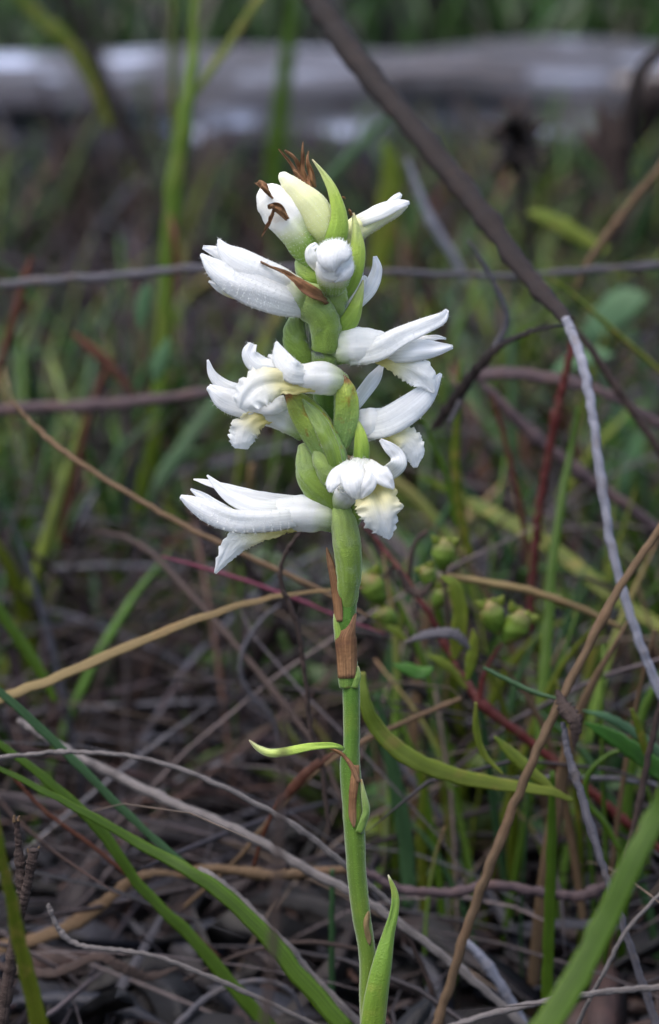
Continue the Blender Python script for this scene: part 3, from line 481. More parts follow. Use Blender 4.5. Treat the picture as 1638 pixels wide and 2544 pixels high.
S_('leaf', 'short yellow leaf standing above the broad fresh leaf', 'leaf', [(1475, 1655), (1490, 1690), (1505, 1740), (1520, 1790)], [10, 22, 22, 8], 'grass_yellow', 2.4, flat=.3)
S_('leaf', 'lime leaf lying along the dark red stem', 'leaf', [(1155, 1720), (1195, 1760), (1250, 1810), (1300, 1850)], [6, 32, 34, 10], 'leaf_lime', 2.0, flat=.25)
S_('grass_culm', 'hooked green stem looping beside the broad fresh leaf', 'grass stem', [(1480, 1745), (1420, 1765), (1375, 1810), (1370, 1870), (1410, 1920), (1450, 1990)], [10, 14, 17, 18, 18, 12], 'grass', 2.8)
S_('dead_stalk', 'brown dead stem crossing behind the broad fresh leaf', 'dead stem', [(1560, 1600), (1530, 1700), (1505, 1820), (1480, 1940), (1450, 2060)], [16, 18, 18, 17, 12], 'brown', 1.8)
# middle right, softer
S_('dead_stalk', 'dark red upright stem behind the silvery part of the bent stalk', 'dead stem', [(1338, 770), (1318, 860), (1295, 960), (1275, 1080), (1258, 1200), (1248, 1330), (1240, 1480)], [16, 22, 24, 24, 25, 24, 20], 'red', 5.5)
S_('dried_grass_leaf', 'tan grey dead blade lying level across the dark red stem', 'dead blade', [(1060, 900), (1110, 878), (1200, 872), (1320, 890), (1430, 925), (1560, 1000), (1640, 1050)], [10, 32, 36, 32, 28, 26, 24], 'pinkish', 6, flat=.4)
S_('dead_stalk', 'pinkish dead stem slanting down under the level tan grey blade', 'dead stem', [(1090, 890), (1150, 940), (1240, 1020), (1350, 1105), (1450, 1185), (1560, 1280), (1640, 1340)], [10, 30, 34, 34, 34, 32, 30], 'pinkish', 6.5)
S_('dead_stalk', 'brown dead stem slanting down from the kink of the bent stalk', 'dead stem', [(1345, 765), (1385, 820), (1440, 905), (1500, 990), (1570, 1090)], [12, 20, 24, 24, 22], 'brown', 5)
S_('grass_culm', 'thin olive stem slanting just above the brown dead stem from the kink', 'grass stem', [(1270, 640), (1340, 690), (1420, 760), (1500, 830), (1580, 900)], [8, 12, 15, 16, 14], 'grass_yellow', 6)
S_('tendril', 'thin grey hooked stem curling beside the drooping leaf of the bent stalk', 'tendril', [(1090, 560), (1130, 620), (1170, 700), (1182, 755), (1150, 820), (1095, 900), (1050, 990)], [10, 14, 17, 18, 18, 16, 10], 'grey', 4.8)
S_('grass_leaf', 'broad olive green blade slanting down behind the seed capsules', BL, [(980, 1110), (1080, 1165), (1180, 1215), (1290, 1280), (1400, 1370), (1500, 1440), (1600, 1490)], [10, 34, 44, 46, 44, 40, 34], 'grass_yellow', [7, 7, 6.8, 6.5, 6.2, 6, 5.8], flat=.2, fold=.2)
S_('grass_leaf', 'dark green blade slanting under the broad olive blade', BL, [(1150, 1350), (1260, 1330), (1380, 1340), (1480, 1440), (1600, 1560)], [10, 26, 34, 34, 30], 'grass_dark', 7, flat=.25)
S_('grass_culm', 'olive upright grass stem rising above the seed capsules', 'grass stem', [(1078, 840), (1070, 950), (1065, 1080), (1075, 1190), (1100, 1300)], [12, 20, 26, 26, 20], 'grass_yellow', 6)
S_('grass_culm', 'thin green stem bending in to the olive upright stem', 'grass stem', [(975, 960), (1010, 1030), (1045, 1120), (1065, 1230)], [8, 14, 17, 14], 'grass', 5.5)
S_('grass_culm', 'green upright stem rising beside the tan leaning stem', 'grass stem', [(1350, 950), (1332, 1060), (1310, 1180), (1290, 1320), (1278, 1480), (1268, 1640), (1262, 1800)], [10, 18, 24, 28, 32, 34, 34], 'grass', [5.5, 5.4, 5.2, 5, 4.8, 4.6, 4.4], flat=.4)
S_('dead_stalk', 'tan dead stem lying level behind the seedhead plant', 'dead stem', [(1040, 1345), (1130, 1360), (1230, 1378), (1340, 1415), (1450, 1465)], [14, 22, 22, 20, 14], 'straw', 4)
S_('dead_stalk', 'thin rusty upright stem between olive stem and dark red stem', 'dead stem', [(1150, 920), (1175, 1010), (1200, 1110), (1225, 1230), (1230, 1320)], [8, 14, 17, 17, 12], 'rust', 6)
S_('grass_leaf', 'short pale green blade lying by the slanting tan stem above the level twig', BL, [(1235, 495), (1290, 515), (1350, 550), (1420, 585)], [20, 46, 46, 24], 'leaf_lime', 11, flat=.2)
S_('dead_stalk', 'tan dead stem slanting down to the short pale green blade', 'dead stem', [(1620, 300), (1540, 395), (1460, 492), (1375, 610), (1340, 680)], [18, 21, 22, 22, 12], 'tan', 8)
S_('dead_stalk', 'thick dark stem hooking over beside reddish dead leaves', 'dead stem', [(1620, 70), (1545, 120), (1500, 165), (1475, 250), (1468, 330), (1455, 450)], [30, 34, 36, 36, 34, 28], 'dark_brown', 13)
for k, (x, y, dx, dy) in enumerate([(1400, 240, 25, 130), (1440, 270, -5, 120), (1360, 300, 60, 90)]):
    S_('dead_leaf', ['tallest reddish dead leaf near the hooked dark stem', 'short reddish dead leaf touching the hooked dark stem', 'slanting reddish dead leaf below the hooked dark stem'][k], 'dead leaf', [(x, y), (x + dx * .5, y + dy * .5), (x + dx, y + dy)], [10, 44, 14], 'brown', 13, flat=.3)
sh, _ = P(1215 * D, 420 * D, 12); dh = thing('dried_flower_head', sh, 'dark dried flower head standing against the log', 'flower head')
strand('stalk', 'dh0', None, [(1205, 330), (1215, 400), (1230, 520), (1240, 640)], [26, 24, 22, 22], 'dark_brown', 12, parent=dh)
for k in range(14):
    a = 6.283 * k / 14; rr = 55 + 25 * (k % 3)
    strand('seed_scale', 'dh%d' % (k + 1), None, [(1212, 325), (1212 + .5 * rr * math.cos(a), 325 + .6 * rr * math.sin(a)), (1212 + rr * math.cos(a), 325 + 1.05 * rr * math.sin(a))], [16, 34, 8], 'dark_brown', [12, 11.8 + .3 * (k % 2), 11.9 + .5 * (k % 3 - 1)], parent=dh, flat=.4, n=10)
# left, softer
S_('dead_stalk', 'rusty orange stem leaning between level grey twig and pinkish stem', 'dead stem', [(75, 600), (50, 680), (20, 790), (-10, 880), (-30, 990)], [12, 22, 24, 22, 18], 'rust', 8)
S_('dried_grass_leaf', 'short rust red blade slanting towards the tall grass stem', 'dead blade', [(170, 780), (220, 820), (270, 870), (320, 930)], [14, 30, 26, 12], 'rust', 8.5, flat=.3)
S_('dead_stalk', 'faint brown orange stem falling from the rust red blade', 'dead stem', [(262, 830), (220, 930), (190, 1040), (165, 1150), (140, 1260)], [12, 20, 22, 22, 16], 'rust', 9)
S_('dead_stalk', 'dark blurred stem crossing the log beside the tall grass', 'dead stem', [(150, -40), (190, 60), (230, 160), (285, 280), (350, 400)], [30, 34, 34, 34, 28], 'dark_brown', 20)
S_('grass_leaf', 'blurred olive blade arching across the log beside the dark stem', BL, [(20, -60), (70, 20), (150, 90), (210, 180), (260, 300)], [30, 40, 42, 36, 20], 'grass_yellow', 16, flat=.25)
S_('grass_leaf', 'faint thin upright green blade crossing the log beside the tall grass', BL, [(405, -20), (405, 120), (408, 260), (415, 400)], [12, 18, 20, 18], 'grass_yellow', 14)
S_('grass_leaf', 'blurred green blade crossing the log above the orchid tip', BL, [(690, -20), (672, 120), (655, 260), (640, 400), (660, 540)], [20, 40, 46, 44, 24], 'grass', 22, flat=.25)
S_('grass_leaf', 'blurred green blade leaning behind the topmost buds', BL, [(930, 250), (860, 320), (790, 390), (740, 450)], [10, 26, 30, 16], 'grass_blue', 14, flat=.25)
S_('grass_leaf', 'green blade slanting down between thin tan stem and straw blade', BL, [(-40, 1370), (0, 1425), (45, 1495), (95, 1570), (130, 1640)], [20, 30, 32, 30, 14], 'grass', 5, flat=.25)
S_('dead_stalk', 'red brown stem standing above the straw yellow blade', 'dead stem', [(210, 1130), (170, 1220), (140, 1310), (120, 1420)], [12, 22, 24, 16], 'rust', 10)
S_('grass_leaf', 'soft blue green blade leaning below the rusty stems', BL, [(0, 1140), (30, 1230), (60, 1330), (85, 1420)], [10, 28, 32, 18], 'grass_blue', 9, flat=.25)
S_('grass_culm', 'yellow upright blade standing behind the arching yellow green leaf', 'grass stem', [(985, 1760), (990, 1850), (985, 1960), (990, 2080), (985, 2200)], [16, 26, 30, 28, 22], 'grass_yellow', 4.5, flat=.4)
S_('grass_leaf', 'upright blue green blade close behind the lower orchid stem', BL, [(880, 1620), (905, 1740), (930, 1860), (950, 1980), (955, 2120)], [10, 34, 42, 44, 40], 'grass_blue', 4, flat=.25)
S_('grass_leaf', 'dark upright green blade between tan leaning stem and wavy twig', BL, [(1290, 1800), (1290, 1960), (1285, 2110), (1280, 2260), (1278, 2400)], [14, 26, 30, 32, 32], 'grass', 2.2, flat=.3)
S_('dead_stalk', 'grey thick dead stem slanting low between orchid leaf and tan stem', 'dead stem', [(1080, 2190), (1120, 2230), (1170, 2300), (1230, 2400)], [18, 26, 28, 28], 'pale_grey', 2.0)
S_('twig', 'thin dark curved twig beside the upright orchid leaf', TW, [(905, 2110), (950, 2180), (1000, 2290), (1040, 2400)], [8, 12, 14, 14], 'brown', 1.6)
S_('dead_stalk', 'grey brown stem slanting behind the yellow upright blade', 'dead stem', [(880, 1700), (960, 1820), (1050, 1940), (1130, 2080), (1190, 2210)], [14, 22, 26, 26, 18], 'grey', 5)
S_('leaf', 'pale blue green leaf blurred behind the silvery stalk, lower one', 'leaf', [(1500, 1010), (1470, 1070), (1440, 1140), (1440, 1220)], [16, 80, 90, 20], 'leaf_pale', 11, flat=.12)
S_('leaf', 'pale green rounded leaf blurred behind the stalk kink', 'leaf', [(1350, 800), (1400, 760), (1460, 710), (1510, 690)], [16, 80, 90, 20], 'leaf_pale', 12.5, flat=.12)
S_('leaf', 'deep green leaf blurred behind the dark red stem', 'leaf', [(1310, 1060), (1370, 1080), (1450, 1000), (1510, 940)], [16, 60, 70, 20], 'leaf_green', 12.5, flat=.12)
S_('leaf', 'green leaf blurred under the drooping leaf of the bent stalk', 'leaf', [(1290, 870), (1330, 850), (1390, 830), (1430, 830)], [10, 46, 50, 12], 'leaf_pale', 9, flat=.15)
S_('leaf', 'small pale leaf hanging under the level grey twig', 'leaf', [(345, 668), (338, 700), (330, 740), (326, 770)], [22, 42, 34, 10], 'leaf_pale', 9, flat=.2)
S_('leaf', 'small pale green leaf tucked against the tall grass stem', 'leaf', [(395, 790), (380, 830), (370, 860), (360, 890)], [12, 42, 40, 10], 'leaf_pale', 8.5, flat=.2)
S_('leaf', 'tall yellow green leaf blurred behind the topmost buds', 'leaf', [(900, 330), (915, 400), (905, 490), (890, 580), (880, 680)], [14, 54, 66, 60, 30], 'leaf_lime', 14, flat=.15)
S_('dead_stalk', 'bluish grey thin stem blurred behind the slender white bud', 'dead stem', [(950, 370), (975, 440), (1010, 520), (1060, 600), (1090, 660)], [10, 20, 22, 22, 14], 'pale_grey', 11)

# ------------------------------------------------------------------ seedhead plant
rp, _ = P(1560 * D, 2010 * D, 1.8); sp = thing('seedhead_plant', rp, 'small plant with dark red stem and green seed capsules beside the orchid', 'plant')
def ps(name, pts, wd, m, Y, **k):
    Y = Y + 2 if np.isscalar(Y) else [q + 2 for q in Y]
    return strand(name, name + str(pts[0]), None, pts, wd, m, Y, parent=sp, **k)
ps('stem', [(1600, 2040), (1490, 1952), (1430, 1900), (1350, 1830), (1250, 1745), (1130, 1650), (1085, 1580), (1040, 1500), (1000, 1430), (945, 1350), (890, 1280), (850, 1235)], [26, 26, 26, 27, 26, 26, 22, 20, 18, 17, 15, 9], 'red', [1.8, 1.8, 1.8, 1.8, 1.8, 1.8, 1.9, 2, 2, 2.1, 2.2, 2.2])
ps('branch', [(1120, 1640), (1130, 1580), (1160, 1520), (1195, 1480)], [16, 13, 11, 9], 'red', 1.8)
ps('branch', [(1090, 1590), (1060, 1500), (1040, 1400), (1035, 1330)], [14, 13, 11, 9], 'brown', [1.9, 1.9, 1.9, 1.9])
ps('branch', [(955, 1360), (960, 1300), (975, 1260), (1000, 1240)], [14, 14, 12, 8], 'brown', 2.1)
ps('branch', [(920, 1320), (900, 1345), (880, 1360)], [12, 10, 8], 'brown', 2.2)
ps('leaf', [(1030, 1345), (1062, 1370), (1075, 1430), (1070, 1500), (1060, 1540)], [8, 34, 42, 38, 12], 'leaf_lime', 1.7, flat=.2, fold=.2)
ps('leaf', [(918, 1552), (950, 1562), (985, 1572), (1012, 1560)], [5, 34, 38, 10], 'leaf_green', 1.7, flat=.25)
ps('leaf', [(1000, 1530), (1030, 1545), (1060, 1570), (1090, 1610)], [6, 26, 24, 10], 'leaf_lime', 1.8, flat=.25)
ps('leaf', [(1090, 1590), (1100, 1550), (1108, 1500), (1105, 1470)], [10, 30, 26, 5], 'leaf_lime', 1.6, flat=.25)
ps('leaf', [(900, 1460), (925, 1475), (955, 1500)], [6, 24, 8], 'leaf_lime', 2.2, flat=.25)
ps('dry_leaf', [(930, 1330), (955, 1375), (985, 1385), (1010, 1360)], [12, 22, 20, 6], 'brown', 1.7, flat=.5, rough=.5)
ps('dry_leaf', [(945, 1500), (1000, 1482), (1060, 1480), (1100, 1515)], [8, 26, 30, 8], 'grey', 1.6, flat=.4, rough=.5)
def capsule(x, y, r, ax, Y):
    dx, dy = math.sin(ax), -math.cos(ax)
    pts = [(x - dx * r * 1.3, y - dy * r * 1.3), (x - dx * r * .5, y - dy * r * .5), (x + dx * r * .3, y + dy * r * .3), (x + dx * r * .9, y + dy * r * .9)]
    b = ps('capsule', pts, [r * .5, r * 1.7, r * 1.9, r * 1.2], 'capsule', Y, n=14, seg=12, rough=.2)
    for k in range(4):
        s = (k - 1.5) / 1.5
        p0 = (x + dx * r * .7 - dy * s * r * .5, y + dy * r * .7 + dx * s * r * .5); p1 = (x + dx * r * 1.2 - dy * s * r * 1.0, y + dy * r * 1.2 + dx * s * r * 1.0)
        g = Geo(); q0, sc = P(p0[0] * D, p0[1] * D, DY(Y + 2) + .05 * (k % 2) - .03); q1, _ = P(p1[0] * D, p1[1] * D, DY(Y + 2) + .05 * (k % 2) - .03)
        c = cr([q0, (q0 + q1) / 2, q1], 7); sweep(g, c, [sc * r * z for z in (.3, .36, .36, .3, .22, .14, .05)], [sc * r * .12] * 7, camvec((0, .2, 1)), seg=6)
        ch = build('tooth', g, M['leaf_lime'], origin=c[0], parent=b)
for a in [(1037, 1292, 32, .1, 1.9), (1000, 1345, 24, -.4, 2.0), (872, 1372, 36, -.5, 2.2), (1152, 1438, 34, -.2, 1.7), (1205, 1462, 38, .5, 1.7), (1030, 1395, 24, .5, 2.3), (905, 1440, 24, -.9, 2.4)]: capsule(*a)

# ------------------------------------------------------------------ scattered blades behind, each its own thing
TONE = {'grass': 'bright green', 'grass_yellow': 'yellow green', 'grass_dark': 'dark green', 'grass_blue': 'blue green', 'blade_brown_tip': 'brown tipped green', 'brown': 'brown', 'pinkish': 'pinkish', 'rust': 'rust red', 'dark_brown': 'blackish brown', 'grey': 'grey', 'tan': 'tan'}
def scatter(nm, label, cat, grp, n, mats, tall, y0, y1, wid, lean):
    protos = {}
    for i in range(n):
        m = mats[i % len(mats)]; v = i % 4
        if (m, v) not in protos:
            g = Geo(); h = 1.0; k = 9; r2 = random.Random(i * 7 + 1); b = r2.uniform(*lean)
            c = cr([(0, 0, -.04), (b * .12, 0, h * .35), (b * .42, .05, h * .72), (b * 1.0, .1, h * (1 - .25 * b))], 12)
            wv = wid * (1 if v % 2 else .7) / tall[1]
            sweep(g, c, [wv * max(.06, math.sin(.5 + 2.55 * q / 11)) for q in range(12)], [wv * .3] * 12, (.2, -1, .1), seg=6, fold=.2)
            protos[m, v] = build(nm, g, M[m]); o = protos[m, v]
        else:
            o = protos[m, v].copy(); COL.objects.link(o)
        rr = random.Random(i * 13 + 5 + len(nm)); y = y0 + (y1 - y0) * rr.random() ** 1.2; x = rr.uniform(-1, 1) * ((y + 25) * .13 + .6)
        s = rr.uniform(*tall); o.location = (x, y, gh(x, y)); o.scale = (s, s, s); o.rotation_euler = (rr.uniform(-.15, .15), rr.uniform(-.15, .15), rr.uniform(0, 6.28))
        o['label'] = label % TONE[m]; o['category'] = cat; o['group'] = TONE[m] + ' ' + grp
scatter('grass_leaf', 'blurred %s grass blade rooted in the litter far behind the orchid', BL, 'grass blades standing in the litter', 70, ['grass', 'grass_yellow', 'grass_dark', 'grass_blue', 'blade_brown_tip'], (2.5, 6), 9, 47, .16, (.1, .6))
scatter('dead_stalk', 'blurred %s dead stem rooted in the litter far behind the orchid', 'dead stem', 'dead stems standing in the litter', 60, ['brown', 'pinkish', 'rust', 'dark_brown', 'grey'], (3, 6), 8, 47, .09, (.2, 1.1))
scatter('grass_leaf', 'slim %s blade in the grass tuft behind the wavy rusty twig', BL, 'blades of the grass tuft', 80, ['grass', 'grass_yellow', 'blade_brown_tip', 'grass_blue', 'tan'], (2.4, 5.2), 5, 9, .085, (.05, .35))
for o in [o for o in COL.objects if str(o.get('group')).endswith('blades of the grass tuft')]:
    rr = random.Random(o.name); o.location.x = rr.uniform(.3, 4.4); o.location.y = rr.uniform(3.4, 10); o.location.z = gh(o.location.x, o.location.y) - .05

# ------------------------------------------------------------------ the orchid
def z1(x, y): return 430 + x / 2.139, 330 + y / 2.139
def z2(x, y): return 430 + x / 2.139, 780 + y / 2.139
def z3(x, y): return 560 + x / 3.08, 1300 + y / 3.08
def z4(x, y): return 560 + x / 3.08, 1900 + y / 3.08
ZS = {z1: 1 / 2.139, z2: 1 / 2.139, z3: 1 / 3.08, z4: 1 / 3.08}
base = Q(868, 2544 + 600, 0); base[2] = -.1
orchid = thing('orchid', base, 'orchid spike with white flowers spiralling up a green stem', 'orchid')
def rows(z, pts, ws):
    r = []
    for (x, y, d), w_ in zip(pts, ws):
        ox, oy = z(x, y); r.append((*Q(ox, oy, d), w_ * ZS[z] * PXC))
    return r
SEED = [0]
def tube(z, name, pts, ws, m, parent, flat=1.0, nrm=(0, 1, .3), n=24, seg=30, rough=.09, seams=None, **pr):
    SEED[0] += 1; c = cr(rows(z, pts, ws), n); a = np.maximum(c[:, 3], .004)
    # round the free end
    g = Geo(); sweep(g, c[:, :3], a, a * flat, camvec(nrm), seg=seg, rough=rough, seed=SEED[0] * 1.7, seams={'tube': 5, 'ovary': 4, 'bud': 3, 'cream': 3}.get(m, 0) if seams is None else seams)
    return build(name, g, M[m], origin=c[0, :3], parent=parent, **pr)
def petal(z, name, pts, ws, m, parent, nrm=(0, .15, 1), phi=.8, frill=0.0, wave=.012, thick=.011, n=22, groove=0, nv=11, **pr):
    SEED[0] += 1; phi = phi * .62 if m in ('petal', 'lip') else phi
    if m == 'petal' and len(pts) > 3: pts = [(pts[0][0], pts[0][1], pts[0][2] + .07)] + list(pts[1:])
    c = cr(rows(z, pts, ws), n if not frill else 56); wd = np.maximum(c[:, 3], .003)
    u = np.linspace(0, 1, len(c)); 
    g = Geo(); shell(g, c[:, :3], wd, camvec(nrm), phi=phi, thick=thick, frill=frill, wave=wave, seed=SEED[0] * 2.3, groove=groove, nv=nv if not frill else 21)
    return build(name, g, M[m], origin=c[0, :3], parent=parent, **pr)
def hairs(obs, parent, dens, ln=.030, rad=.0018, m='hair'):
    dens *= 13; rad = .0024 if m == 'green_hair' else rad
    vs, fs, k = [], [], 0
    r2 = random.Random(len(vs) + int(dens))
    for ob in obs:
        me = ob.data; o3 = ORG[ob.name]
        for p in me.polygons:
            e = p.area * dens; cnt = int(e) + (r2.random() < e - int(e))
            if not cnt: continue
            pv = [np.array(me.vertices[i].co) for i in p.vertices]; nn = np.array(p.normal)
            for _ in range(cnt):
                wts = np.array([r2.random() + .01 for _ in pv]); wts /= wts.sum(); q = sum(w_ * v for w_, v in zip(wts, pv)) + o3
                d = nn + np.array([r2.gauss(0, .35) for _ in range(3)]); d /= np.linalg.norm(d); s = np.cross(d, (.3, .5, .81)); s /= np.linalg.norm(s) + 1e-9; t = np.cross(d, s); L_ = ln * r2.uniform(.5, 1.3)
                b = q - d * .004
                vs += [b + s * rad, b + (-.5 * s + .87 * t) * rad, b + (-.5 * s - .87 * t) * rad, q + d * L_]
                fs += [(k, k + 1, k + 3), (k + 1, k + 2, k + 3), (k + 2, k, k + 3)]; k += 4
    if vs: build('fine_hair', (np.array(vs), fs), M[m], origin=vs[0], parent=parent, smooth=False, kind='stuff')

# stem, bottom to top
g = Geo()
srows = []
for (x, y, hw) in [(905, 2544 + 640, 32), (930, 2800, 31), (926, 2640, 30)]: srows.append((*Q(x, y, 0), hw * PXC))
for (x, y, hw) in [(1108, 1980, 78), (1098, 1750, 74), (1088, 1450, 68), (1042, 1150, 72), (1005, 820, 76), (990, 500, 82), (972, 250, 82), (955, 0, 80)]:
    ox, oy = z4(x, y); srows.append((*Q(ox, oy, 0), hw / 3.08 * PXC))
for (x, y, hw) in [(966, 1700, 64), (966, 1400, 66), (958, 1200, 68), (925, 900, 74), (920, 700, 82)]:
    ox, oy = z3(x, y); srows.append((*Q(ox, oy, 0), hw / 3.08 * PXC))
for (x, y, hw) in [(930, 1250, 62), (890, 1050, 74), (845, 900, 78), (835, 600, 76), (805, 300, 70), (790, 50, 70)]:
    ox, oy = z2(x, y); srows.append((*Q(ox, oy, .04), hw * PXC / 2.139))
for (x, y, hw) in [(785, 800, 62), (805, 650, 58), (795, 500, 40)]:
    ox, oy = z1(x, y); srows.append((*Q(ox, oy, .05), hw * PXC / 2.139))
c = cr(srows, 150)
STEM = []
for r_ in c[::2]:
    dv = r_[:3] - CAM; t_ = dv @ FWD; STEM.append((819 + (dv @ RIGHT) / t_ / TAN * 1272, 1272 - (dv @ UP) / t_ / TAN * 1272, r_[3] / PXC))
STEM = np.array(sorted(STEM, key=lambda q: q[1]))
sweep(g, c[:, :3], c[:, 3], c[:, 3], camvec((0, .3, 1)), seg=20, rough=.06, seed=3)
stem = build('stem', g, M['stem'], origin=base, parent=orchid)
hairs([stem], orchid, 36, ln=.016, m='green_hair')

OV = []
# green ovaries and bracts of the spike
OV.append(tube(z2, 'ovary', [(916, 1660, .03), (926, 1520, -.01), (935, 1390, -.07), (928, 1250, -.12), (908, 1120, -.13), (880, 1020, -.12), (868, 975, -.08)], [34, 56, 66, 74, 70, 52, 22], 'ovary', orchid, n=34))
OV.append(tube(z2, 'ovary', [(880, 1040, -.04), (780, 945, -.12), (725, 850, -.13), (705, 760, -.1), (690, 700, -.04)], [70, 78, 70, 52, 26], 'ovary', orchid))
OV.append(tube(z2, 'ovary', [(870, 1000, -.06), (850, 890, -.16), (815, 790, -.2), (780, 700, -.15)], [50, 68, 70, 50], 'ovary', orchid))
OV.append(tube(z2, 'ovary', [(880, 1180, -.02), (960, 1090, -.08), (975, 1010, -.1), (930, 960, -.1)], [30, 42, 44, 30], 'ovary', orchid))
OV.append(tube(z2, 'ovary', [(850, 800, -.1), (800, 690, -.17), (740, 590, -.19), (690, 530, -.12)], [60, 74, 66, 40], 'ovary', orchid))
OV.append(tube(z2, 'ovary', [(870, 720, -.1), (900, 600, -.18), (905, 480, -.2), (890, 400, -.16)], [40, 52, 50, 36], 'ovary', orchid))
OV.append(tube(z1, 'ovary', [(730, 1260, .02), (665, 1150, -.05), (645, 1060, -.06), (660, 985, 0)], [70, 68, 60, 40], 'ovary', orchid))
OV.append(tube(z1, 'ovary', [(820, 880, 0), (750, 800, -.06), (705, 735, -.06), (680, 680, 0)], [62, 68, 55, 36], 'ovary', orchid))
OV.append(tube(z1, 'ovary', [(840, 1000, -.06), (865, 920, -.16), (860, 850, -.22), (850, 790, -.26)], [40, 58, 66, 60], 'ovary', orchid))
OV.append(tube(z1, 'ovary', [(800, 780, 0), (790, 680, -.06), (770, 580, -.08), (760, 500, -.05)], [44, 50, 46, 30], 'ovary', orchid))
b1 = petal(z2, 'bract', [(885, 890, -.12), (838, 750, -.2), (755, 600, -.24), (665, 480, -.24), (602, 408, -.22)], [54, 84, 92, 66, 8], 'bract_spot', orchid, nrm=(-.15, 0, 1), phi=.95, thick=.03, wave=.03, groove=-.07, label='spotted green bract in the middle of the spike')
b2 = petal(z2, 'bract', [(880, 740, -.12), (912, 620, -.24), (925, 500, -.28), (916, 400, -.28), (902, 325, -.27)], [36, 60, 64, 50, 12], 'bract_spot', orchid, nrm=(.1, 0, 1), phi=.95, thick=.03, wave=.03, groove=-.07, label='green bract with a withered brown tip')
petal(z2, 'bract', [(885, 880, -.24), (852, 745, -.31), (800, 622, -.34), (738, 518, -.33), (688, 452, -.3)], [28, 44, 46, 32, 4], 'ovary', orchid, nrm=(.35, 0, 1), phi=.7, thick=.02, wave=.02)
petal(z2, 'bract', [(1000, 800, -.18), (1002, 690, -.24), (980, 590, -.24), (925, 495, -.22)], [44, 40, 20, 4], 'bract', orchid, phi=1.0)
petal(z1, 'bract', [(800, 650, -.1), (865, 560, -.24), (882, 440, -.27), (852, 320, -.27), (800, 220, -.26), (740, 143, -.24)], [55, 62, 46, 30, 15, 4], 'bract', orchid, nrm=(.35, 0, 1), phi=1.0)
petal(z1, 'bract', [(880, 880, -.12), (945, 760, -.2), (978, 640, -.22), (976, 530, -.21), (958, 425, -.2)], [50, 58, 46, 26, 4], 'bract', orchid, nrm=(.3, 0, 1), phi=1.1)
petal(z1, 'bract', [(870, 1070, -.12), (945, 985, -.17), (985, 880, -.17), (1010, 782, -.15)], [55, 50, 28, 4], 'bract', orchid, nrm=(.2, 0, 1), phi=1.0)
hairs(OV + [b1, b2], orchid, 90, ln=.020, m='green_hair')

def flower(label):
    f = bpy.data.objects.new('flower', None); COL.objects.link(f); f.parent = orchid; f.location = (0, 0, 0); ORG[f.name] = ORG[orchid.name].copy()
    f.empty_display_size = .2; f['label'] = label
    return f
# lowest flower, pointing left
f = flower('lowest white flower in side view with drooping lip')
o = [tube(z2, 'tube', [(890, 1100, 0), (800, 1062, -.06), (700, 1058, -.09), (580, 1062, -.09), (460, 1072, -.07), (390, 1075, -.05)], [72, 94, 100, 88, 66, 40], 'tube', f)]
o.append(petal(z2, 'sepal', [(760, 1075, -.16), (640, 1085, -.2), (500, 1102, -.28), (335, 1102, -.3), (195, 1054, -.26), (100, 1003, -.22), (40, 968, -.2)], [30, 52, 58, 62, 60, 38, 9], 'petal', f, nrm=(-.1, -.15, 1), phi=.95))
petal(z2, 'petal', [(330, 1075, -.2), (240, 1030, -.2), (160, 975, -.2), (94, 930, -.19)], [30, 34, 24, 5], 'petal', f, nrm=(-.1, .4, 1))
petal(z2, 'sepal', [(690, 1005, 0), (520, 985, .03), (380, 955, .03), (230, 915, .03), (108, 882, .02)], [50, 50, 46, 33, 5], 'petal', f, nrm=(0, .8, .6), phi=1.1)
petal(z2, 'petal', [(640, 1035, -.2), (460, 1035, -.24), (330, 985, -.2), (245, 920, -.15), (182, 856, -.12)], [40, 46, 40, 26, 5], 'petal', f, nrm=(-.1, .3, 1))
petal(z2, 'lip', [(690, 1118, -.12), (570, 1130, -.2), (440, 1160, -.22), (342, 1208, -.22), (277, 1288, -.2), (223, 1378, -.18)], [30, 48, 66, 66, 46, 5], 'lip', f, nrm=(.25, -.2, 1), phi=.9, frill=.22)
hairs(o, f, 150)
# front right flower
f = flower('white flower facing forward with a broad frilled lip')
o = [tube(z2, 'tube', [(880, 1010, -.1), (925, 945, -.24), (975, 890, -.36), (1000, 860, -.44)], [56, 74, 78, 60], 'tube', f)]
o.append(petal(z2, 'sepal', [(1000, 776, -.32), (968, 845, -.52), (968, 920, -.6), (985, 992, -.58)], [44, 76, 62, 8], 'petal', f, nrm=(-.1, .3, 1), phi=1.0))
o.append(petal(z2, 'sepal', [(955, 785, -.4), (893, 838, -.5), (850, 895, -.54), (838, 948, -.54)], [32, 44, 40, 14], 'petal', f, nrm=(-.4, .3, 1), phi=.7))
petal(z2, 'petal', [(1040, 790, -.42), (1085, 835, -.54), (1130, 880, -.58), (1172, 930, -.56)], [36, 60, 46, 6], 'petal', f, nrm=(.3, .3, 1), phi=.8)
petal(z2, 'petal', [(1045, 800, -.46), (1055, 860, -.6), (1035, 920, -.64), (1000, 982, -.6)], [20, 34, 36, 6], 'petal', f, nrm=(.2, .3, 1), phi=.7)
petal(z2, 'sepal', [(1140, 850, -.34), (1195, 800, -.34), (1190, 750, -.32), (1145, 708, -.32), (1101, 668, -.32)], [46, 48, 38, 30, 8], 'petal', f, nrm=(.3, -.1, 1), phi=.7)
petal(z2, 'lip', [(1020, 850, -.36), (1060, 930, -.48), (1092, 1005, -.58), (1112, 1080, -.6), (1135, 1150, -.57), (1150, 1198, -.54)], [36, 82, 116, 106, 56, 4], 'lip', f, nrm=(.1, .35, 1), phi=.75, frill=.22, groove=.22)
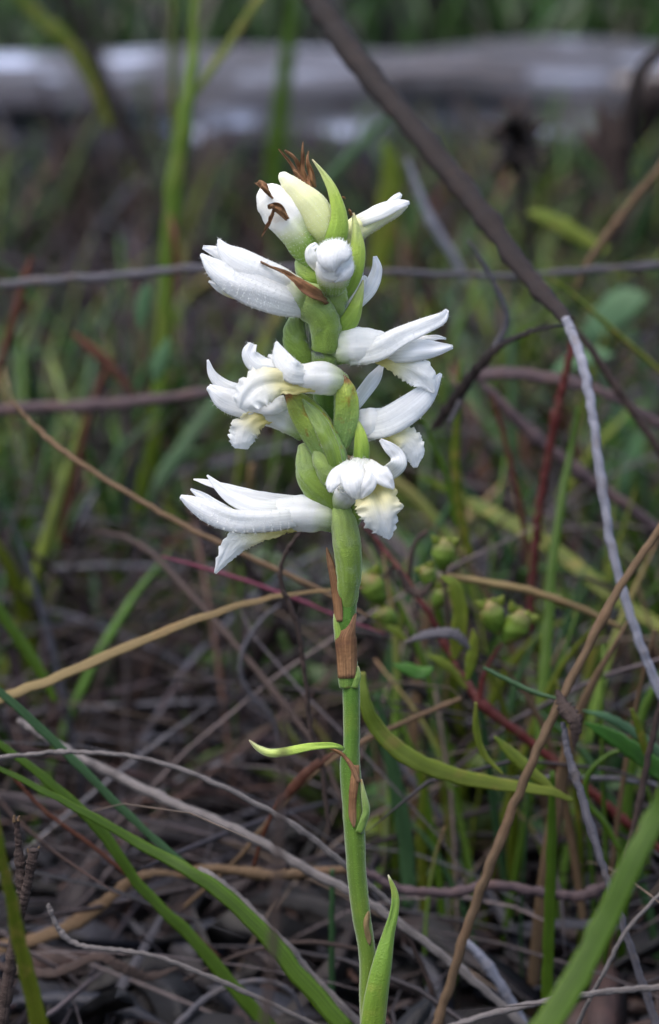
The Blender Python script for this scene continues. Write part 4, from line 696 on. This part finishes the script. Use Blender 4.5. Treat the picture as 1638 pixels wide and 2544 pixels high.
petal(z2, 'petal', [(880, 925, -.4), (905, 950, -.42), (950, 985, -.4)], [10, 14, 6], 'petal', f, nrm=(-.2, .3, 1))
hairs(o, f, 130)
# left flower behind
f = flower('white flower at left half hidden, with an upswept tip')
o = [tube(z2, 'tube', [(700, 640, .06), (600, 560, .04), (480, 510, .02), (380, 480, .02)], [44, 72, 78, 60], 'tube', f)]
o.append(petal(z2, 'sepal', [(560, 530, -.06), (400, 495, -.1), (275, 450, -.1), (188, 385, -.06)], [60, 66, 62, 16], 'petal', f, nrm=(-.1, -.1, 1), phi=1.0))
petal(z2, 'sepal', [(440, 450, .06), (300, 400, .06), (215, 330, .06), (184, 243, .06)], [60, 44, 26, 5], 'petal', f, nrm=(.1, .2, 1), phi=.9)
petal(z2, 'lip', [(560, 545, -.06), (470, 555, -.1), (395, 600, -.12), (368, 660, -.12), (362, 716, -.11)], [24, 46, 72, 70, 36], 'lip', f, nrm=(.1, -.1, 1), phi=.85, frill=.24)
petal(z2, 'petal', [(600, 470, -.1), (520, 490, -.13), (420, 500, -.13)], [40, 50, 20], 'petal', f, nrm=(0, .1, 1))
hairs(o, f, 130)
# front left flower
f = flower('white flower at left with two upturned lobes and ruffled lip')
o = [tube(z2, 'tube', [(895, 375, -.16), (815, 345, -.3), (730, 338, -.38), (640, 350, -.4), (590, 350, -.4)], [60, 86, 84, 66, 40], 'tube', f)]
o.append(petal(z2, 'sepal', [(740, 330, -.5), (640, 310, -.54), (585, 250, -.52), (565, 205, -.48), (548, 148, -.46)], [40, 62, 52, 38, 8], 'petal', f, nrm=(-.3, .2, 1), phi=.9))
o.append(petal(z2, 'sepal', [(640, 300, -.4), (540, 290, -.46), (455, 270, -.48), (408, 215, -.47), (424, 158, -.45)], [40, 46, 52, 42, 24], 'petal', f, nrm=(-.2, .2, 1), phi=.8))
petal(z2, 'petal', [(650, 275, -.36), (560, 238, -.36), (505, 222, -.35)], [42, 34, 12], 'petal', f, nrm=(0, .7, .8))
petal(z2, 'lip', [(780, 390, -.4), (660, 385, -.5), (560, 365, -.56), (460, 385, -.6), (395, 445, -.6), (365, 505, -.56)], [20, 40, 72, 102, 82, 28], 'lip', f, nrm=(-.2, .15, 1), phi=.7, frill=.26, groove=.15)
hairs(o, f, 130)
# upper right flower
f = flower('white flower reaching right with long pointed sepals')
o = [tube(z2, 'tube', [(850, 205, -.04), (930, 172, -.14), (1030, 168, -.19), (1120, 172, -.19), (1170, 175, -.18)], [70, 96, 96, 72, 40], 'tube', f)]
o.append(petal(z2, 'sepal', [(940, 235, -.26), (1080, 190, -.34), (1205, 122, -.34), (1335, 65, -.31), (1425, 25, -.28), (1458, -22, -.26)], [40, 64, 54, 44, 32, 10], 'petal', f, nrm=(.1, .2, 1), phi=.9))
petal(z2, 'petal', [(1150, 170, -.2), (1300, 142, -.18), (1400, 127, -.18), (1452, 133, -.18)], [40, 28, 14, 5], 'petal', f, nrm=(.1, .3, 1))
petal(z2, 'petal', [(1100, 215, -.22), (1250, 195, -.26), (1380, 187, -.26), (1488, 175, -.25)], [46, 62, 44, 10], 'petal', f, nrm=(.1, 0, 1), phi=.8)
petal(z2, 'lip', [(1040, 225, -.14), (1140, 248, -.18), (1240, 280, -.21), (1330, 335, -.23), (1388, 422, -.23)], [16, 44, 72, 70, 5], 'lip', f, nrm=(-.1, -.2, 1), phi=.8, frill=.2)
hairs(o, f, 130)
# middle right flower
f = flower('white flower at right slanting upward with hanging lip')
o = [tube(z2, 'tube', [(915, 730, -.02), (975, 625, -.05), (1060, 580, -.06), (1150, 560, -.06)], [46, 80, 84, 50], 'tube', f)]
o.append(petal(z2, 'sepal', [(985, 605, -.14), (1120, 580, -.18), (1250, 508, -.19), (1345, 425, -.17), (1425, 316, -.13)], [70, 78, 76, 56, 8], 'petal', f, nrm=(.1, .2, 1), phi=1.0))
petal(z2, 'sepal', [(940, 510, .12), (1015, 415, .15), (1078, 330, .15), (1115, 268, .15)], [38, 40, 34, 10], 'petal', f, nrm=(-.2, .2, 1), phi=.8)
petal(z2, 'lip', [(1080, 640, -.08), (1165, 640, -.13), (1238, 672, -.15), (1278, 740, -.15), (1288, 818, -.13)], [16, 50, 76, 62, 10], 'lip', f, nrm=(-.1, -.1, 1), phi=.8, frill=.24)
hairs(o, f, 130)
# upper left flower
f = flower('large white half closed flower at upper left with brown withered bract')
o = [tube(z1, 'ovary', [(800, 1240, -.1), (815, 1110, -.17), (800, 990, -.22), (735, 905, -.24), (660, 870, -.22)], [66, 80, 88, 100, 96], 'ovary', f)]
o.append(tube(z1, 'tube', [(730, 900, -.24), (620, 852, -.25), (490, 800, -.25), (380, 745, -.25), (290, 700, -.24)], [92, 112, 112, 100, 60], 'tube', f, flat=.9))
o.append(petal(z1, 'sepal', [(720, 935, -.34), (600, 900, -.42), (460, 850, -.47), (330, 790, -.47), (225, 720, -.43), (148, 645, -.39)], [50, 76, 86, 78, 52, 8], 'petal', f, nrm=(-.1, -.1, 1), phi=1.0))
o.append(petal(z1, 'sepal', [(700, 840, -.3), (590, 785, -.39), (450, 730, -.44), (340, 672, -.43), (275, 622, -.4), (242, 566, -.37)], [44, 66, 76, 68, 42, 6], 'petal', f, nrm=(-.1, .3, 1), phi=.95))
petal(z1, 'petal', [(320, 668, -.26), (225, 632, -.26), (158, 608, -.26)], [46, 30, 8], 'petal', f, nrm=(0, .3, 1))
petal(z1, 'lip', [(400, 860, -.3), (280, 830, -.34), (190, 788, -.34)], [40, 34, 6], 'lip', f, nrm=(0, -.2, 1))
petal(z1, 'withered_bract', [(815, 900, -.34), (750, 852, -.5), (685, 800, -.52), (600, 748, -.5), (465, 693, -.46)], [18, 38, 30, 10, 4], 'dry_bract', f, nrm=(.1, .5, 1), phi=.9, wave=.03, label='thin brown withered bract')
hairs(o[1:], f, 130)
hairs(o[:1], f, 70, ln=.018, m='green_hair')
# front bud
f = flower('round white bud facing forward just below the top')
o = [tube(z1, 'tube', [(850, 840, -.22), (850, 780, -.36), (852, 715, -.5), (852, 685, -.6), (852, 668, -.66)], [50, 84, 96, 82, 40], 'bud', f)]
o.append(petal(z1, 'sepal', [(875, 600, -.42), (858, 630, -.6), (842, 680, -.7), (850, 738, -.7)], [60, 92, 74, 10], 'petal', f, nrm=(0, .5, 1), phi=1.6, wave=.004))
o.append(petal(z1, 'sepal', [(930, 640, -.42), (925, 690, -.58), (900, 745, -.64), (855, 790, -.6)], [30, 46, 50, 10], 'petal', f, nrm=(.5, .1, 1), phi=.9))
petal(z1, 'petal', [(790, 740, -.5), (745, 680, -.56), (730, 625, -.57), (765, 590, -.56)], [26, 36, 28, 14], 'petal', f, nrm=(-.4, .1, 1), phi=.8)
petal(z1, 'petal', [(790, 650, -.62), (800, 700, -.68), (830, 740, -.68)], [20, 34, 8], 'petal', f, nrm=(-.3, .2, 1), phi=.8)
petal(z1, 'lip', [(858, 820, -.42), (856, 770, -.6), (850, 730, -.66)], [14, 30, 26], 'lip', f, nrm=(0, 0, 1))
hairs(o, f, 150)
# top left bud
f = flower('white bud at top left with green base and brown withered flaps')
o = [tube(z1, 'bud', [(770, 740, -.04), (715, 630, -.1), (650, 520, -.15), (580, 420, -.18), (520, 345, -.18), (485, 300, -.18)], [44, 78, 98, 106, 90, 50], 'bud', f)]
petal(z1, 'withered_flap', [(530, 350, -.36), (500, 310, -.38), (478, 280, -.36), (447, 274, -.32)], [5, 14, 20, 5], 'dry_bract', f, nrm=(-.1, .3, 1), wave=.03)
petal(z1, 'withered_flap', [(610, 460, -.38), (565, 405, -.42), (530, 390, -.43), (505, 402, -.42)], [12, 24, 16, 4], 'dry_bract', f, nrm=(-.1, .1, 1), wave=.03)
petal(z1, 'withered_flap', [(535, 405, -.42), (520, 460, -.42), (495, 505, -.41), (474, 552, -.4)], [9, 11, 7, 2], 'dry_bract', f, nrm=(-.2, 0, 1), wave=.03)
petal(z1, 'withered_flap', [(640, 370, -.1), (680, 400, -.14), (700, 440, -.14), (705, 480, -.1)], [4, 14, 14, 4], 'dry_bract', f, nrm=(.2, 0, 1), wave=.02)
hairs(o, f, 170)
# top cream bud
f = flower('slender cream bud at the very top')
o = [tube(z1, 'bud', [(815, 600, -.1), (795, 500, -.16), (735, 395, -.2), (650, 300, -.22), (590, 237, -.22), (572, 220, -.22)], [46, 84, 84, 58, 32, 18], 'cream', f)]
hairs(o, f, 130)
# top right bud
f = flower('slender white bud pointing right near the top')
o = [tube(z1, 'bud', [(870, 700, -.03), (900, 590, -.03), (980, 510, -.02), (1080, 458, -.02), (1180, 412, -.02), (1240, 380, -.02)], [40, 68, 66, 52, 38, 18], 'cream', f)]
petal(z1, 'petal', [(1140, 400, .02), (1185, 350, .03), (1212, 322, .03)], [26, 24, 10], 'petal', f, nrm=(-.2, .2, 1))
petal(z1, 'sepal', [(960, 480, -.12), (1090, 425, -.13), (1190, 385, -.12), (1256, 368, -.1)], [40, 46, 34, 10], 'petal', f, nrm=(0, .5, 1), phi=1.1)
hairs(o, f, 130)
# flower behind, right
f = flower('white flower mostly hidden behind the spike at right')
petal(z1, 'petal', [(850, 1000, -.06), (930, 900, -.04), (1000, 800, -.03), (1025, 760, -.03)], [36, 50, 30, 8], 'petal', f, nrm=(.1, .1, 1))
petal(z1, 'sepal', [(940, 930, .03), (1040, 830, .04), (1082, 735, .04), (1073, 655, .04)], [40, 42, 30, 12], 'petal', f, nrm=(.2, .1, 1))
petal(z1, 'petal', [(960, 800, .06), (990, 750, .06), (1000, 712, .06)], [24, 22, 8], 'petal', f, nrm=(0, .1, 1))
# withered tip
for k, pts in enumerate([[(740, 300), (680, 250), (630, 170), (562, 86)], [(730, 290), (690, 220), (650, 140), (596, 90)], [(740, 300), (690, 210), (690, 130), (692, 46)], [(745, 290), (735, 220), (715, 150), (720, 98)], [(760, 340), (700, 270), (665, 215), (640, 200)], [(735, 330), (720, 270), (722, 240), (735, 200)]]):
    petal(z1, 'withered_tip', [(x, y, -.05 - .02 * k + .03 * math.sin(k + i)) for i, (x, y) in enumerate(pts)], [18, 15, 9, 3], 'dry_bract', orchid, phi=1.1, wave=.02, nrm=(.2 * math.sin(k * 2), .1, 1))
petal(z1, 'withered_tip', [(860, 370, -.2), (890, 350, -.22), (905, 342, -.22), (918, 350, -.21)], [6, 6, 5, 3], 'dry_bract', orchid)
petal(z1, 'withered_tip', [(950, 440, -.2), (942, 418, -.22), (935, 408, -.21)], [7, 8, 3], 'dry_bract', orchid)
# bracts and leaves lower down the stem
def wrap(z, name, pts, ws, m, phi=1.2, lift=.010, **k):
    """a strip lying on the round stem: depth and facing come from the stem's own radius"""
    out = []; fx = 0
    for (x, y), w_ in zip(pts, ws):
        ox, oy = z(x, y); cx = np.interp(oy, STEM[:, 1], STEM[:, 0]); r = np.interp(oy, STEM[:, 1], STEM[:, 2])
        q = max(-.9, min(.9, (ox - cx) / r)); wr = min(w_ * ZS[z] / r, .98); h = wr * (1 - math.cos(phi)) / math.sin(min(phi, math.pi / 2))
        out.append((x, y, -(math.sqrt(1 - q * q) - h * math.sqrt(1 - q * q)) * r * PXC - lift)); fx += q / len(pts)
    return petal(z, name, out, ws, m, orchid, nrm=(fx * 1.1, 0, 1), phi=phi, thick=.014, wave=.006, **k)
wrap(z3, 'withered_bract', [(872, 750), (868, 640), (845, 480), (812, 320), (776, 185)], [38, 42, 40, 30, 5], 'dry_bract', label='brown withered bract hugging the stem under the lowest flower')
wrap(z3, 'sheath', [(935, 1180), (930, 1020), (925, 880), (960, 790), (1000, 690)], [76, 80, 84, 40, 5], 'dry_bract', label='brown withered sheath around the stem')
wrap(z3, 'sheath', [(880, 960), (865, 840), (850, 740), (838, 690)], [40, 36, 26, 8], 'ovary')
wrap(z3, 'sheath', [(920, 1260), (915, 1160), (910, 1070), (898, 985)], [50, 58, 50, 8], 'sheath')
wrap(z3, 'sheath', [(990, 1260), (1005, 1200), (1018, 1140), (1015, 1090)], [34, 30, 18, 5], 'sheath')
petal(z3, 'leaf', [(905, 1728, -.1), (860, 1706, -.16), (790, 1700, -.2), (650, 1712, -.24), (480, 1748, -.26), (350, 1760, -.26), (255, 1722, -.24), (182, 1660, -.22)], [14, 22, 27, 32, 36, 33, 22, 3], 'bract', orchid, nrm=(0, .6, 1), phi=.8, label='small bract leaf bent out to the left')
wrap(z3, 'withered_edge', [(790, 1715), (850, 1742), (905, 1775), (950, 1830), (985, 1900), (1005, 1980)], [6, 12, 14, 16, 26, 34], 'dry_bract')
wrap(z4, 'withered_edge', [(990, 0), (985, 120), (975, 260), (975, 390), (985, 480)], [36, 40, 30, 30, 6], 'dry_bract', label='brown withered streak down the sheath')
wrap(z4, 'sheath', [(1020, 520), (1050, 440), (1075, 360), (1060, 240), (1040, 110)], [34, 38, 34, 24, 6], 'sheath', lift=.03)
wrap(z4, 'scar', [(1098, 1120), (1082, 1180), (1078, 1250), (1095, 1320), (1105, 1380)], [10, 24, 22, 22, 6], 'straw', label='pale scar on the stem')
petal(z4, 'leaf', [(1120, 2250, -.1), (1128, 2000, -.12), (1158, 1750, -.14), (1205, 1500, -.14), (1248, 1300, -.12), (1292, 1120, -.1), (1296, 985, -.09), (1247, 842, -.08)], [98, 96, 90, 72, 46, 32, 24, 3], 'sleaf', orchid, nrm=(.15, 0, 1), phi=1.1, thick=.03, n=36, label='upright pointed leaf sheathing the stem low down')
